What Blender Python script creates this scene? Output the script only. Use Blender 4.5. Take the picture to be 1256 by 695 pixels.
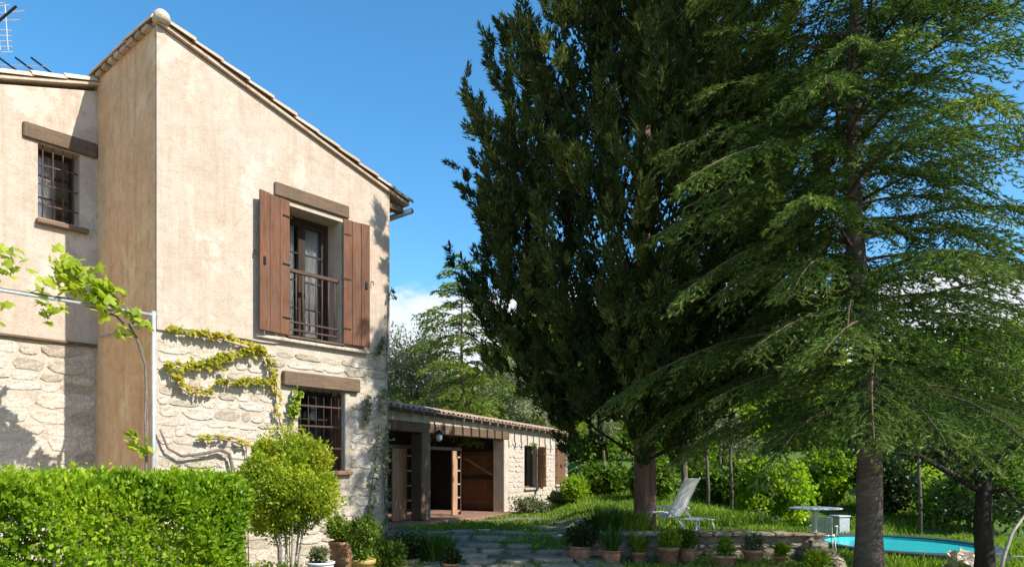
import bpy, math, random
import numpy as np
from mathutils import Vector, Matrix
from mathutils.geometry import tessellate_polygon

for o in list(bpy.data.objects): bpy.data.objects.remove(o)
scene = bpy.context.scene
COL = scene.collection
rad = math.radians
random.seed(7)
RNG = np.random.default_rng(11)

# ------------------------------------------------------------------ camera
FPX, CX, HY, EYE = 877.0, 628.0, 577.0, 1.5
cam_d = bpy.data.cameras.new('camera')
cam = bpy.data.objects.new('camera', cam_d); COL.objects.link(cam)
cam.location = (0, 0, EYE); cam.rotation_euler = (rad(90), 0, 0)
cam_d.sensor_width = 36; cam_d.lens = 36 * FPX / 1256
cam_d.shift_y = (HY - 347.5) / 1256
cam_d.clip_start = .1; cam_d.clip_end = 2000
scene.camera = cam

# ------------------------------------------------------------------ light
SUN_AZ = Vector((.88, -.475)).normalized()
SUN_EL = rad(41)
world = bpy.data.worlds.new('World'); scene.world = world; world.use_nodes = True
wn, wl = world.node_tree.nodes, world.node_tree.links
wn.clear()
sky = wn.new('ShaderNodeTexSky'); sky.sky_type = 'NISHITA'; sky.sun_disc = False
sky.sun_elevation = SUN_EL
sky.sun_rotation = math.atan2(SUN_AZ.x, SUN_AZ.y)
sky.air_density = 1.0; sky.dust_density = 0.7; sky.ozone_density = 4.0; sky.altitude = 300
tc = wn.new('ShaderNodeTexCoord')
sep = wn.new('ShaderNodeSeparateXYZ'); wl.new(tc.outputs['Generated'], sep.inputs[0])
mp = wn.new('ShaderNodeMapping'); mp.inputs['Scale'].default_value = (1, 1, 2.4)
wl.new(tc.outputs['Generated'], mp.inputs['Vector'])
nz = wn.new('ShaderNodeTexNoise'); nz.inputs['Scale'].default_value = 4.5; nz.inputs['Detail'].default_value = 9; nz.inputs['Roughness'].default_value = .58
wl.new(mp.outputs[0], nz.inputs['Vector'])
band = wn.new('ShaderNodeMapRange'); band.interpolation_type = 'SMOOTHSTEP'
for k, v in (('From Min', .29), ('From Max', .20), ('To Min', -.26), ('To Max', .24)): band.inputs[k].default_value = v
wl.new(sep.outputs['Z'], band.inputs['Value'])
add = wn.new('ShaderNodeMath'); add.operation = 'ADD'
wl.new(nz.outputs['Fac'], add.inputs[0]); wl.new(band.outputs[0], add.inputs[1])
cl = wn.new('ShaderNodeMapRange'); cl.interpolation_type = 'SMOOTHSTEP'
for k, v in (('From Min', .53), ('From Max', .66), ('To Min', 0), ('To Max', .95)): cl.inputs[k].default_value = v
wl.new(add.outputs[0], cl.inputs['Value'])
hs = wn.new('ShaderNodeHueSaturation'); hs.inputs['Hue'].default_value = .489; hs.inputs['Saturation'].default_value = 1.22; hs.inputs['Value'].default_value = 1.03
wl.new(sky.outputs[0], hs.inputs['Color'])
mx = wn.new('ShaderNodeMix'); mx.data_type = 'RGBA'
wl.new(cl.outputs[0], mx.inputs[0]); wl.new(hs.outputs[0], mx.inputs[6]); mx.inputs[7].default_value = (4.0, 4.15, 4.35, 1)
bg = wn.new('ShaderNodeBackground'); bg.inputs['Strength'].default_value = .15
wl.new(mx.outputs[2], bg.inputs['Color'])
wo = wn.new('ShaderNodeOutputWorld'); wl.new(bg.outputs[0], wo.inputs[0])

sun_d = bpy.data.lights.new('sun', 'SUN'); sun_d.energy = 4.2; sun_d.angle = rad(.53); sun_d.color = (1, .945, .86)
sun = bpy.data.objects.new('sun', sun_d); COL.objects.link(sun)
to_sun = Vector((SUN_AZ.x * math.cos(SUN_EL), SUN_AZ.y * math.cos(SUN_EL), math.sin(SUN_EL)))
sun.rotation_euler = to_sun.to_track_quat('Z', 'Y').to_euler(); sun.location = to_sun * 30
vs = scene.view_settings
vs.view_transform = 'Standard'; vs.look = 'None'; vs.exposure = 0.74; vs.gamma = 1; vs.use_curve_mapping = False
scene.render.engine = 'CYCLES'
scene.cycles.max_bounces = 6; scene.cycles.transparent_max_bounces = 6

def P(px, py, D):                    # a point of the place at depth D
    return Vector(((px - CX) / FPX * D, D, EYE + (HY - py) / FPX * D))

# ------------------------------------------------------------------ materials
def _mat(name):
    m = bpy.data.materials.new(name); m.use_nodes = True
    nt = m.node_tree; b = nt.nodes['Principled BSDF']
    return m, nt.nodes, nt.links, b

def _ramp(N, L, src, stops):
    r = N.new('ShaderNodeValToRGB'); e = r.color_ramp.elements
    while len(e) < len(stops): e.new(.5)
    for i, (p, c) in enumerate(stops):
        e[i].position = p; e[i].color = (*c, 1)
    L.new(src, r.inputs[0]); return r

def _noise(N, L, scale, detail=5, rough=.6, coord='Object', mscale=None):
    t = N.new('ShaderNodeTexCoord'); n = N.new('ShaderNodeTexNoise')
    n.inputs['Scale'].default_value = scale; n.inputs['Detail'].default_value = detail; n.inputs['Roughness'].default_value = rough
    if mscale:
        mpn = N.new('ShaderNodeMapping'); mpn.inputs['Scale'].default_value = mscale
        L.new(t.outputs[coord], mpn.inputs[0]); L.new(mpn.outputs[0], n.inputs['Vector'])
    else: L.new(t.outputs[coord], n.inputs['Vector'])
    return n

def _mix(N, L, fac, a, b, mode='MIX'):
    m = N.new('ShaderNodeMix'); m.data_type = 'RGBA'; m.blend_type = mode
    for s, v in ((0, fac), (6, a), (7, b)):
        if isinstance(v, (int, float)): m.inputs[s].default_value = v
        elif isinstance(v, tuple): m.inputs[s].default_value = (*v, 1)
        else: L.new(v, m.inputs[s])
    return m.outputs[2]

def _bump(N, L, b, src, strength, dist):
    bp = N.new('ShaderNodeBump'); bp.inputs['Strength'].default_value = strength; bp.inputs['Distance'].default_value = dist
    L.new(src, bp.inputs['Height']); L.new(bp.outputs[0], b.inputs['Normal'])

def surf(name, c1, c2, scale=3, rough=.85, bump=.4, bdist=.02, fine=40, mscale=None, spec=.25, c3=None, coord='Object', island=0):
    m, N, L, b = _mat(name)
    n1 = _noise(N, L, scale, 7, .62, coord, mscale); n2 = _noise(N, L, fine, 6, .65, coord, mscale)
    st = [(.3, c1), (.7, c2)] if c3 is None else [(.28, c1), (.52, c2), (.74, c3)]
    col = _ramp(N, L, n1.outputs['Fac'], st).outputs[0]
    sp = _ramp(N, L, n2.outputs['Fac'], [(.3, (.72, .72, .72)), (.65, (1.08, 1.08, 1.08))]).outputs[0]
    col = _mix(N, L, 1.0, col, sp, 'MULTIPLY')
    if island:
        oi = N.new('ShaderNodeObjectInfo')
        v = _ramp(N, L, oi.outputs['Random'], [(0, (1 - island, 1 - island * 1.15, 1 - island * 1.4)), (.5, (1, .97, .93)), (1, (1.08, 1.07, 1.06))]).outputs[0]
        col = _mix(N, L, 1.0, col, v, 'MULTIPLY')
    L.new(col, b.inputs['Base Color']); b.inputs['Roughness'].default_value = rough
    b.inputs['Specular IOR Level'].default_value = spec
    if bump:
        ad = N.new('ShaderNodeMath'); ad.operation = 'MULTIPLY_ADD'; ad.inputs[1].default_value = .35
        L.new(n2.outputs['Fac'], ad.inputs[0]); L.new(n1.outputs['Fac'], ad.inputs[2])
        _bump(N, L, b, ad.outputs[0], bump, bdist)
    return m

def leafmat(name, ca, cb, cc=None, trans=.35, rough=.5, spec=.3, nscale=.9):
    m, N, L, b = _mat(name)
    at = N.new('ShaderNodeAttribute'); at.attribute_name = 'rnd'
    st = [(0, ca), (1, cb)] if cc is None else [(0, ca), (.6, cb), (1, cc)]
    col = _ramp(N, L, at.outputs['Fac'], st).outputs[0]
    n = _noise(N, L, nscale, 3, .5)
    v = _ramp(N, L, n.outputs['Fac'], [(.3, (.72, .78, .7)), (.7, (1.2, 1.12, 1.0))]).outputs[0]
    col = _mix(N, L, 1.0, col, v, 'MULTIPLY')
    L.new(col, b.inputs['Base Color']); b.inputs['Roughness'].default_value = rough; b.inputs['Specular IOR Level'].default_value = spec
    tr = N.new('ShaderNodeBsdfTranslucent')
    yl = _mix(N, L, 1.0, col, (1.15, 1.2, .55), 'MULTIPLY'); L.new(yl, tr.inputs['Color'])
    ms = N.new('ShaderNodeMixShader'); ms.inputs[0].default_value = trans
    L.new(b.outputs[0], ms.inputs[1]); L.new(tr.outputs[0], ms.inputs[2])
    L.new(ms.outputs[0], N['Material Output'].inputs['Surface'])
    return m

def wood(name, c1, c2, rough=.75, axis=(14, 14, 1.2)):
    m, N, L, b = _mat(name)
    n1 = _noise(N, L, 3, 8, .7, 'Object', axis); n2 = _noise(N, L, 1.6, 4, .6)
    oi = N.new('ShaderNodeObjectInfo')
    col = _ramp(N, L, n1.outputs['Fac'], [(.3, c1), (.7, c2)]).outputs[0]
    col = _mix(N, L, 1.0, col, _ramp(N, L, n2.outputs['Fac'], [(.3, (.75, .75, .78)), (.7, (1.12, 1.1, 1.05))]).outputs[0], 'MULTIPLY')
    col = _mix(N, L, 1.0, col, _ramp(N, L, oi.outputs['Random'], [(0, (.82, .8, .78)), (1, (1.12, 1.1, 1.08))]).outputs[0], 'MULTIPLY')
    n3 = _noise(N, L, 5, 8, .75, 'Object', (3, 3, .5)); g3 = sum(c2)/3
    col = _mix(N, L, _ramp(N, L, n3.outputs['Fac'], [(.45, (0, 0, 0)), (.72, (.55, .55, .55))]).outputs[0], col, (g3*1.2, g3*.95, g3*.75))
    L.new(col, b.inputs['Base Color']); b.inputs['Roughness'].default_value = rough; b.inputs['Specular IOR Level'].default_value = .3
    _bump(N, L, b, n1.outputs['Fac'], .35, .008)
    return m

def plain(name, c, rough=.6, metal=0, spec=.4):
    m, N, L, b = _mat(name)
    n = _noise(N, L, 14, 5, .6)
    col = _ramp(N, L, n.outputs['Fac'], [(.3, tuple(x * .82 for x in c)), (.7, tuple(min(1, x * 1.1) for x in c))]).outputs[0]
    L.new(col, b.inputs['Base Color']); b.inputs['Roughness'].default_value = rough; b.inputs['Metallic'].default_value = metal
    b.inputs['Specular IOR Level'].default_value = spec
    return m

def render_plaster(name, base, dark, warm):
    m, N, L, b = _mat(name)
    big = _noise(N, L, .9, 6, .65); mid = _noise(N, L, 5, 8, .7); fin = _noise(N, L, 55, 6, .7)
    drip = _noise(N, L, 2.2, 6, .7, 'Object', (3.2, 3.2, .28))
    col = _ramp(N, L, big.outputs['Fac'], [(.3, warm), (.6, base)]).outputs[0]
    f = _ramp(N, L, mid.outputs['Fac'], [(.46, (0, 0, 0)), (.70, (.5, .5, .5))]).outputs[0]
    col = _mix(N, L, f, col, dark)
    f = _ramp(N, L, drip.outputs['Fac'], [(.48, (0, 0, 0)), (.74, (.6, .6, .6))]).outputs[0]
    col = _mix(N, L, f, col, dark)
    col = _mix(N, L, 1.0, col, _ramp(N, L, fin.outputs['Fac'], [(.3, (.8, .79, .77)), (.62, (1.05, 1.05, 1.05))]).outputs[0], 'MULTIPLY')
    pat = _noise(N, L, 1.7, 9, .72, 'Object', (1, 1, .7))
    f = _ramp(N, L, pat.outputs['Fac'], [(.54, (0, 0, 0)), (.60, (.5, .5, .5)), (.8, (.65, .65, .65))]).outputs[0]
    col = _mix(N, L, f, col, tuple(min(.8, x*1.22) for x in base))
    vo = N.new('ShaderNodeTexVoronoi'); vo.feature = 'DISTANCE_TO_EDGE'; vo.inputs['Scale'].default_value = .9
    tcv = N.new('ShaderNodeTexCoord'); wob = _mix(N, L, .12, tcv.outputs['Object'], mid.outputs['Color']); L.new(wob, vo.inputs['Vector'])
    ck = _ramp(N, L, vo.outputs['Distance'], [(0, (.62, .58, .54)), (.006, (1, 1, 1))]).outputs[0]
    col = _mix(N, L, .3, col, _mix(N, L, 1.0, col, ck, 'MULTIPLY'))
    L.new(col, b.inputs['Base Color']); b.inputs['Roughness'].default_value = .92; b.inputs['Specular IOR Level'].default_value = .15
    ad = N.new('ShaderNodeMath'); ad.operation = 'MULTIPLY_ADD'; ad.inputs[1].default_value = .5
    L.new(fin.outputs['Fac'], ad.inputs[0]); L.new(mid.outputs['Fac'], ad.inputs[2])
    _bump(N, L, b, ad.outputs[0], .8, .03)
    return m

M = {}
M['plaster'] = render_plaster('lime_render', (.60, .515, .425), (.42, .31, .21), (.57, .445, .335))
M['ochre'] = render_plaster('ochre_bounce_render', (.80, .53, .31), (.42, .25, .13), (.68, .42, .22))  # ochre of the side wall, brightened and warmed to stand in for bounced light
M['mortar'] = surf('lime_mortar', (.47, .395, .305), (.59, .525, .44), 2.5, .95, .5, .03, 30)
M['stone'] = surf('limewashed_stone', (.40, .31, .215), (.62, .56, .47), 7, .94, .9, .04, 28, island=.28, c3=(.66, .62, .55))
M['rubble'] = surf('rubble_stone', (.26, .21, .155), (.46, .40, .31), 4, .92, .7, .04, 30, island=.3)
M['annex'] = surf('white_annex_wall', (.46, .385, .30), (.62, .54, .45), 2.5, .92, .5, .03, 30)
M['tile'] = surf('clay_tile', (.40, .26, .175), (.53, .40, .30), 5, .85, .4, .01, 40, island=.25, c3=(.50, .43, .33))
M['paletile'] = surf('bleached_tile', (.55, .42, .31), (.70, .60, .48), 5, .9, .4, .01, 40, island=.2)
M['shutter'] = wood('red_brown_shutter_wood', (.105, .042, .022), (.225, .105, .055))
M['beam'] = wood('weathered_beam_wood', (.10, .065, .04), (.22, .15, .095), axis=(1.2, 14, 14))
M['darkwood'] = wood('dark_stained_wood', (.028, .018, .012), (.06, .04, .026))
M['doorwood'] = wood('brown_door_wood', (.11, .05, .024), (.23, .115, .058))
M['palewood'] = wood('pale_wood', (.34, .19, .10), (.50, .30, .17))
M['iron'] = plain('black_iron', (.02, .018, .017), .55, .3)
M['rustiron'] = plain('brown_iron', (.10, .06, .045), .7, .2)
M['white'] = plain('white_plastic', (.74, .75, .75), .45)
M['galv'] = plain('galvanised_pipe', (.55, .58, .62), .45, .4)
M['curtain'] = surf('white_curtain', (.62, .6, .56), (.75, .73, .7), 4, .9, .3, .02, 20, mscale=(20, 20, .5))
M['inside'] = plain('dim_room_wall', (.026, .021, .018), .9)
M['terracotta'] = surf('terracotta', (.30, .135, .07), (.47, .26, .155), 9, .88, .4, .01, 40, island=.35, c3=(.50, .40, .31))
M['yellowpot'] = surf('yellow_clay', (.46, .29, .08), (.60, .42, .16), 5, .8, .3, .008, 40)
M['soil'] = surf('potting_soil', (.035, .025, .018), (.07, .05, .035), 20, .95, .6, .02, 60)
M['floor'] = surf('terracotta_floor', (.22, .12, .08), (.36, .22, .15), 3, .85, .3, .01, 30)
M['bark'] = surf('grey_brown_bark', (.085, .065, .05), (.21, .17, .135), 6, .95, .9, .05, 22, mscale=(1, 1, .35))
M['blackbark'] = surf('dark_oak_bark', (.022, .018, .014), (.06, .05, .04), 6, .95, .9, .05, 22, mscale=(1, 1, .35))
M['redbark'] = surf('cypress_bark', (.13, .075, .045), (.30, .19, .125), 7, .95, 1.0, .06, 20, mscale=(2.2, 2.2, .16))
M['cedarbark'] = surf('cedar_bark', (.085, .064, .05), (.22, .175, .14), 5, .95, .9, .05, 24, mscale=(.8, .8, 2.6))
M['twig'] = plain('twig_brown', (.14, .09, .055), .9)
M['paletwig'] = surf('pale_dead_wood', (.30, .27, .22), (.44, .40, .34), 8, .9, .5, .02, 40)
M['vine_stem'] = surf('vine_stem_bark', (.13, .11, .085), (.27, .23, .19), 10, .95, .8, .02, 50)
M['hedge'] = leafmat('hedge_leaves', (.13, .26, .014), (.31, .48, .024), (.50, .60, .055), .45, .42, .35, 1.4)
M['bush'] = leafmat('bush_leaves', (.16, .27, .018), (.37, .47, .030), (.60, .50, .07), .46, .5, .3, 2.2)
M['vine'] = leafmat('vine_leaves', (.15, .26, .018), (.46, .54, .05), None, .45, .5, .3, 6)
M['creeper'] = leafmat('creeper_leaves', (.19, .22, .012), (.42, .40, .03), (.52, .36, .05), .4, .55, .25, 4)
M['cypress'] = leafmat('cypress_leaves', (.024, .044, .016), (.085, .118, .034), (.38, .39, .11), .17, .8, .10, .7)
M['cedar'] = leafmat('cedar_needles', (.026, .058, .020), (.108, .185, .050), (.42, .51, .14), .32, .7, .12, .8)
M['olive'] = leafmat('olive_leaves', (.14, .18, .09), (.28, .32, .19), (.40, .43, .29), .25, .55, .3)
M['lime'] = leafmat('bright_green_leaves', (.12, .23, .010), (.32, .46, .02), (.50, .60, .045), .48, .5, .3, .6)
M['mid'] = leafmat('mid_green_leaves', (.06, .125, .014), (.16, .26, .026), (.30, .38, .05), .4, .5, .3, .6)
M['dark'] = leafmat('dark_green_leaves', (.014, .035, .008), (.034, .066, .013), (.08, .13, .025), .25, .45, .4, .6)
M['pine'] = leafmat('pale_pine_needles', (.08, .14, .025), (.18, .27, .04), (.28, .36, .07), .3, .55, .3, .7)
M['grass'] = leafmat('grass_blades', (.08, .17, .015), (.22, .36, .03), (.40, .45, .09), .42, .6, .25, .5)
M['strap'] = leafmat('strap_leaves', (.03, .085, .015), (.075, .17, .03), (.16, .26, .05), .35, .4, .4, 3)
M['sage'] = leafmat('grey_green_leaves', (.10, .13, .07), (.19, .22, .13), (.30, .30, .16), .3, .6, .25, 2)

def glassmat():
    m, N, L, b = _mat('window_glass')
    b.inputs['Base Color'].default_value = (.85, .88, .9, 1); b.inputs['Roughness'].default_value = .03
    b.inputs['Transmission Weight'].default_value = 1.0; b.inputs['IOR'].default_value = 1.45
    return m
M['glass'] = glassmat()

def watermat():
    m, N, L, b = _mat('pool_water')
    n = _noise(N, L, 5, 4, .6); 
    b.inputs['Base Color'].default_value = (.05, .60, .58, 1); b.inputs['Roughness'].default_value = .05
    b.inputs['Transmission Weight'].default_value = .0; b.inputs['IOR'].default_value = 1.33
    _bump(N, L, b, n.outputs['Fac'], .3, .06)
    return m
M['water'] = watermat()
M['basin'] = surf('turquoise_liner', (.03, .47, .47), (.06, .62, .60), 2, .6, 0, 0, 8)
M['coping'] = surf('pool_rim', (.03, .05, .055), (.07, .09, .09), 6, .7, .3, .01, 30)

def groundmat():
    m, N, L, b = _mat('garden_ground')
    big = _noise(N, L, .55, 7, .65); mid = _noise(N, L, 4, 8, .7); fin = _noise(N, L, 38, 7, .75)
    dirt = _ramp(N, L, mid.outputs['Fac'], [(.3, (.15, .115, .08)), (.55, (.30, .25, .19)), (.75, (.42, .37, .30))]).outputs[0]
    gr = _ramp(N, L, mid.outputs['Fac'], [(.3, (.05, .10, .014)), (.7, (.15, .23, .04))]).outputs[0]
    tcn = N.new('ShaderNodeTexCoord'); sp = N.new('ShaderNodeSeparateXYZ'); L.new(tcn.outputs['Object'], sp.inputs[0])
    def mr(src, a, b_):
        q = N.new('ShaderNodeMapRange'); q.interpolation_type = 'SMOOTHSTEP'; q.inputs['From Min'].default_value = a; q.inputs['From Max'].default_value = b_; L.new(src, q.inputs['Value']); return q.outputs[0]
    def mth(op, a, b_):
        q = N.new('ShaderNodeMath'); q.operation = op
        for i_, v_ in enumerate((a, b_)):
            if isinstance(v_, (int, float)): q.inputs[i_].default_value = v_
            else: L.new(v_, q.inputs[i_])
        return q.outputs[0]
    lawn = mth('MAXIMUM', mth('MULTIPLY', mr(sp.outputs['X'], 1.0, 2.4), mr(sp.outputs['Y'], 12, 14)), mr(sp.outputs['Y'], 26, 30))
    f = mr(mth('ADD', big.outputs['Fac'], mth('MULTIPLY', lawn, .3)), .47, .58)
    col = _mix(N, L, f, dirt, gr)
    col = _mix(N, L, 1.0, col, _ramp(N, L, fin.outputs['Fac'], [(.3, (.6, .6, .6)), (.65, (1.15, 1.15, 1.15))]).outputs[0], 'MULTIPLY')
    L.new(col, b.inputs['Base Color']); b.inputs['Roughness'].default_value = .95; b.inputs['Specular IOR Level'].default_value = .15
    _bump(N, L, b, fin.outputs['Fac'], .8, .04)
    return m
M['ground'] = groundmat()

# ------------------------------------------------------------------ mesh helpers
def link(name, me, parent=None, mat=None, smooth=False):
    o = bpy.data.objects.new(name, me); COL.objects.link(o)
    if parent: o.parent = parent
    if mat: me.materials.append(M[mat] if isinstance(mat, str) else mat)
    if smooth: me.polygons.foreach_set('use_smooth', np.ones(len(me.polygons), bool))
    return o

def tag(o, label=None, cat=None, group=None, kind=None):
    if label: o['label'] = label
    if cat: o['category'] = cat
    if group: o['group'] = group
    if kind: o['kind'] = kind
    return o

def empty(name, loc, rz=0, label=None, cat=None, group=None):
    o = bpy.data.objects.new(name, None); COL.objects.link(o)
    o.location = loc; o.rotation_euler = (0, 0, rz); o.empty_display_size = .2
    return tag(o, label, cat, group)

class MB:
    def __init__(s): s.v = []; s.f = []
    def add(s, vs, fs):
        b = len(s.v); s.v += [tuple(v) for v in vs]; s.f += [tuple(i + b for i in f) for f in fs]; return s
    def box(s, x0, x1, y0, y1, z0, z1, mat=None):
        vs = [Vector(p) for p in ((x0,y0,z0),(x1,y0,z0),(x1,y1,z0),(x0,y1,z0),(x0,y0,z1),(x1,y0,z1),(x1,y1,z1),(x0,y1,z1))]
        if mat is not None: vs = [mat @ v for v in vs]
        return s.add(vs, [(0,3,2,1),(4,5,6,7),(0,1,5,4),(1,2,6,5),(2,3,7,6),(3,0,4,7)])
    def bevbox(s, x0, x1, y0, y1, z0, z1, b=.008, mat=None):
        vs = []; 
        for z, i in ((z0, b), (z0 + b, 0), (z1 - b, 0), (z1, b)):
            a0, a1, c0, c1 = x0 + i, x1 - i, y0 + i, y1 - i
            vs += [(a0 + b, c0, z), (a1 - b, c0, z), (a1, c0 + b, z), (a1, c1 - b, z), (a1 - b, c1, z), (a0 + b, c1, z), (a0, c1 - b, z), (a0, c0 + b, z)]
        vs = [Vector(v) for v in vs]
        if mat is not None: vs = [mat @ v for v in vs]
        fs = [tuple(range(7, -1, -1)), tuple(range(24, 32))]
        for r in range(3):
            for k in range(8): fs.append((r*8+k, r*8+(k+1)%8, r*8+8+(k+1)%8, r*8+8+k))
        return s.add(vs, fs)
    def tube(s, pts, rads, n=8, cap=True):
        pts = [Vector(p) for p in pts]
        if not hasattr(rads, '__len__'): rads = [rads] * len(pts)
        b = len(s.v); up = None
        for i, p in enumerate(pts):
            d = (pts[min(i+1, len(pts)-1)] - pts[max(i-1, 0)]).normalized()
            if up is None: up = d.orthogonal().normalized()
            up = (up - d * up.dot(d)).normalized(); w = d.cross(up)
            for k in range(n):
                a = 2 * math.pi * k / n
                s.v.append(tuple(p + (up * math.cos(a) + w * math.sin(a)) * rads[i]))
        for i in range(len(pts) - 1):
            for k in range(n):
                s.f.append((b+i*n+k, b+i*n+(k+1)%n, b+(i+1)*n+(k+1)%n, b+(i+1)*n+k))
        if cap:
            s.f.append(tuple(b + k for k in range(n-1, -1, -1))); e = b + (len(pts)-1)*n
            s.f.append(tuple(e + k for k in range(n)))
        return s
    def lathe(s, prof, n=24, c=(0,0,0), sx=1, sy=1):
        b = len(s.v); c = Vector(c)
        for r, z in prof:
            for k in range(n):
                a = 2*math.pi*k/n; s.v.append((c.x + r*sx*math.cos(a), c.y + r*sy*math.sin(a), c.z + z))
        for i in range(len(prof)-1):
            for k in range(n): s.f.append((b+i*n+k, b+i*n+(k+1)%n, b+(i+1)*n+(k+1)%n, b+(i+1)*n+k))
        s.f.append(tuple(b+k for k in range(n-1,-1,-1))); e = b+(len(prof)-1)*n; s.f.append(tuple(e+k for k in range(n)))
        return s
    def wall(s, outer, holes, y0, y1):          # (x,z) outline with openings, thickness y0..y1
        loops = [outer] + holes
        tris = tessellate_polygon([[Vector((p[0], p[1], 0)) for p in l] for l in loops])
        flat = [p for l in loops for p in l]; n = len(flat); b = len(s.v)
        s.v += [(p[0], y0, p[1]) for p in flat] + [(p[0], y1, p[1]) for p in flat]
        for t in tris:
            a, bb, c = [flat[i] for i in t]
            ccw = (bb[0]-a[0])*(c[1]-a[1]) - (bb[1]-a[1])*(c[0]-a[0]) > 0
            t = tuple(t) if ccw else tuple(reversed(t))
            s.f.append(tuple(b+i for i in t)); s.f.append(tuple(b+n+i for i in reversed(t)))
        k = 0
        for l in loops:
            m = len(l)
            for i in range(m):
                j = (i+1) % m; s.f.append((b+k+i, b+n+k+i, b+n+k+j, b+k+j))
            k += m
        return s
    def build(s, name, mat, parent=None, smooth=False, fixn=False):
        me = bpy.data.meshes.new(name); me.from_pydata(s.v, [], s.f)
        if fixn:
            import bmesh
            bm = bmesh.new(); bm.from_mesh(me); bmesh.ops.recalc_face_normals(bm, faces=bm.faces); bm.to_mesh(me); bm.free()
        return link(name, me, parent, mat, smooth)

def quads(name, V, rnd, mat, parent=None):
    """V (n,4,3) leaf quads -> one mesh with a value per leaf"""
    n, c = V.shape[:2]; me = bpy.data.meshes.new(name)
    me.vertices.add(n*c); me.vertices.foreach_set('co', np.ascontiguousarray(V, dtype=np.float32).ravel())
    me.loops.add(n*c); me.loops.foreach_set('vertex_index', np.arange(n*c, dtype=np.int32))
    me.polygons.add(n); me.polygons.foreach_set('loop_start', np.arange(0, n*c, c, dtype=np.int32))
    me.polygons.foreach_set('loop_total', np.full(n, c, np.int32))
    a = me.attributes.new('rnd', 'FLOAT', 'FACE'); a.data.foreach_set('value', np.clip(rnd, 0, 1).astype(np.float32))
    me.update(calc_edges=True)
    return link(name, me, parent, mat)

def unit(a): return a / np.maximum(np.linalg.norm(a, axis=-1, keepdims=True), 1e-9)
def rdir(n): return unit(RNG.normal(size=(n, 3)))

def leaves(pos, axis, nrm, L, W, bend=.12):
    """kite shaped folded leaves"""
    axis = unit(axis); side = unit(np.cross(axis, nrm)); up = np.cross(side, axis)
    L = np.broadcast_to(L, len(pos))[:, None]; W = np.broadcast_to(W, len(pos))[:, None]
    b = pos; m = pos + axis*L*.48 + up*L*bend
    return np.stack([b, m + side*W*.5, pos + axis*L, m - side*W*.5], 1)

def needles(pos, axis, nrm, L, W):
    """slim triangles"""
    axis = unit(axis); side = unit(np.cross(axis, nrm))
    L = np.broadcast_to(L, len(pos))[:, None]; W = np.broadcast_to(W, len(pos))[:, None]
    return np.stack([pos + side*W*.5, pos + axis*L, pos - side*W*.5], 1)

def facing(pos, centre, spread=.8, up=.35):
    o = unit(pos - centre); d = unit(o + RNG.normal(size=pos.shape)*spread + np.array([0, 0, up])); return o, d

# ------------------------------------------------------------------ terrain
def sst(x, a, b):
    t = np.clip((x - a) / (b - a), 0, 1); return t*t*(3-2*t)
POOL = (9.83, 18.0, 1.72, 2.25); POOLZ = -.41
def terrain(x, y):
    x = np.asarray(x, float); y = np.asarray(y, float)
    z = .14*sst(y, 11.5, 17)
    ter = sst(x, .9, 1.9)*sst(y, 12.05, 12.3)*(1-sst(x, 5.1, 5.9))
    z = z + (.42 - z)*ter
    z = z - (.30*sst(x, 5.1, 6.1) + .36*sst(x, 6.4, 7.6))*sst(y, 7, 10)*(1-sst(y, 22, 28))
    z = z + 1.5*sst(y, 20, 34)*sst(x, .5, 4) + 2.5*sst(y, 34, 70)
    z = z + .03*np.sin(x*1.7+y*.6)*np.sin(y*1.3-x*.4)
    e = ((x-POOL[0])/(POOL[2]+.28))**2 + ((y-POOL[1])/(POOL[3]+.28))**2
    z = np.where(e < 1, -1.75, z)
    return z
def tz(x, y): return float(terrain(x, y))

def make_ground():
    xs = np.concatenate([np.linspace(-300, -26, 18), np.arange(-24, 24.01, .32), np.linspace(26, 300, 18)])
    ys = np.concatenate([np.linspace(-60, -6, 10), np.arange(-5, 42.01, .32), np.linspace(43, 600, 24)])
    X, Y = np.meshgrid(xs, ys); Z = terrain(X, Y)
    V = np.stack([X, Y, Z], -1).reshape(-1, 3); nx, ny = len(xs), len(ys)
    i = np.arange(nx*ny).reshape(ny, nx)
    F = np.stack([i[:-1, :-1], i[:-1, 1:], i[1:, 1:], i[1:, :-1]], -1).reshape(-1, 4)
    me = bpy.data.meshes.new('ground'); me.from_pydata(V.tolist(), [], F.tolist())
    tag(link('ground', me, None, 'ground', True), kind='structure')
make_ground()

def stone_mesh(w, h, d, rnd, inset=.02):
    """irregular stone lying in a wall: w along x, h along z, proud by d towards -y"""
    n = 10; base = []
    for k in range(n):
        a = 2*math.pi*(k+rnd.uniform(.25, .75))/n
        cx, cz = math.cos(a), math.sin(a); q = (abs(cx)**3.2+abs(cz)**3.2)**(1/3.2)
        e = rnd.uniform(.84, 1.06)
        base.append((cx/q*w/2*e, cz/q*h/2*e))
    vs = [(x, .06, z) for x, z in base]
    vs += [(x, -d*rnd.uniform(.2, .6), z) for x, z in base]
    i = min(inset, h*.16)
    vs += [(x*(1-2*i*rnd.uniform(.4, 1.3)/w), -d*rnd.uniform(.75, 1.25), z*(1-2*i*rnd.uniform(.4, 1.3)/h)) for x, z in base]
    vs.append((rnd.uniform(-.2, .2)*w, -d*rnd.uniform(.75, 1.15), rnd.uniform(-.15, .15)*h))
    fs = []
    for r in range(2):
        for k in range(n): fs.append((r*n+k, r*n+(k+1) % n, (r+1)*n+(k+1) % n, (r+1)*n+k))
    for k in range(n): fs.append((2*n+k, 2*n+(k+1) % n, 3*n))
    me = bpy.data.meshes.new('stone'); me.from_pydata(vs, [], fs); return me

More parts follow.
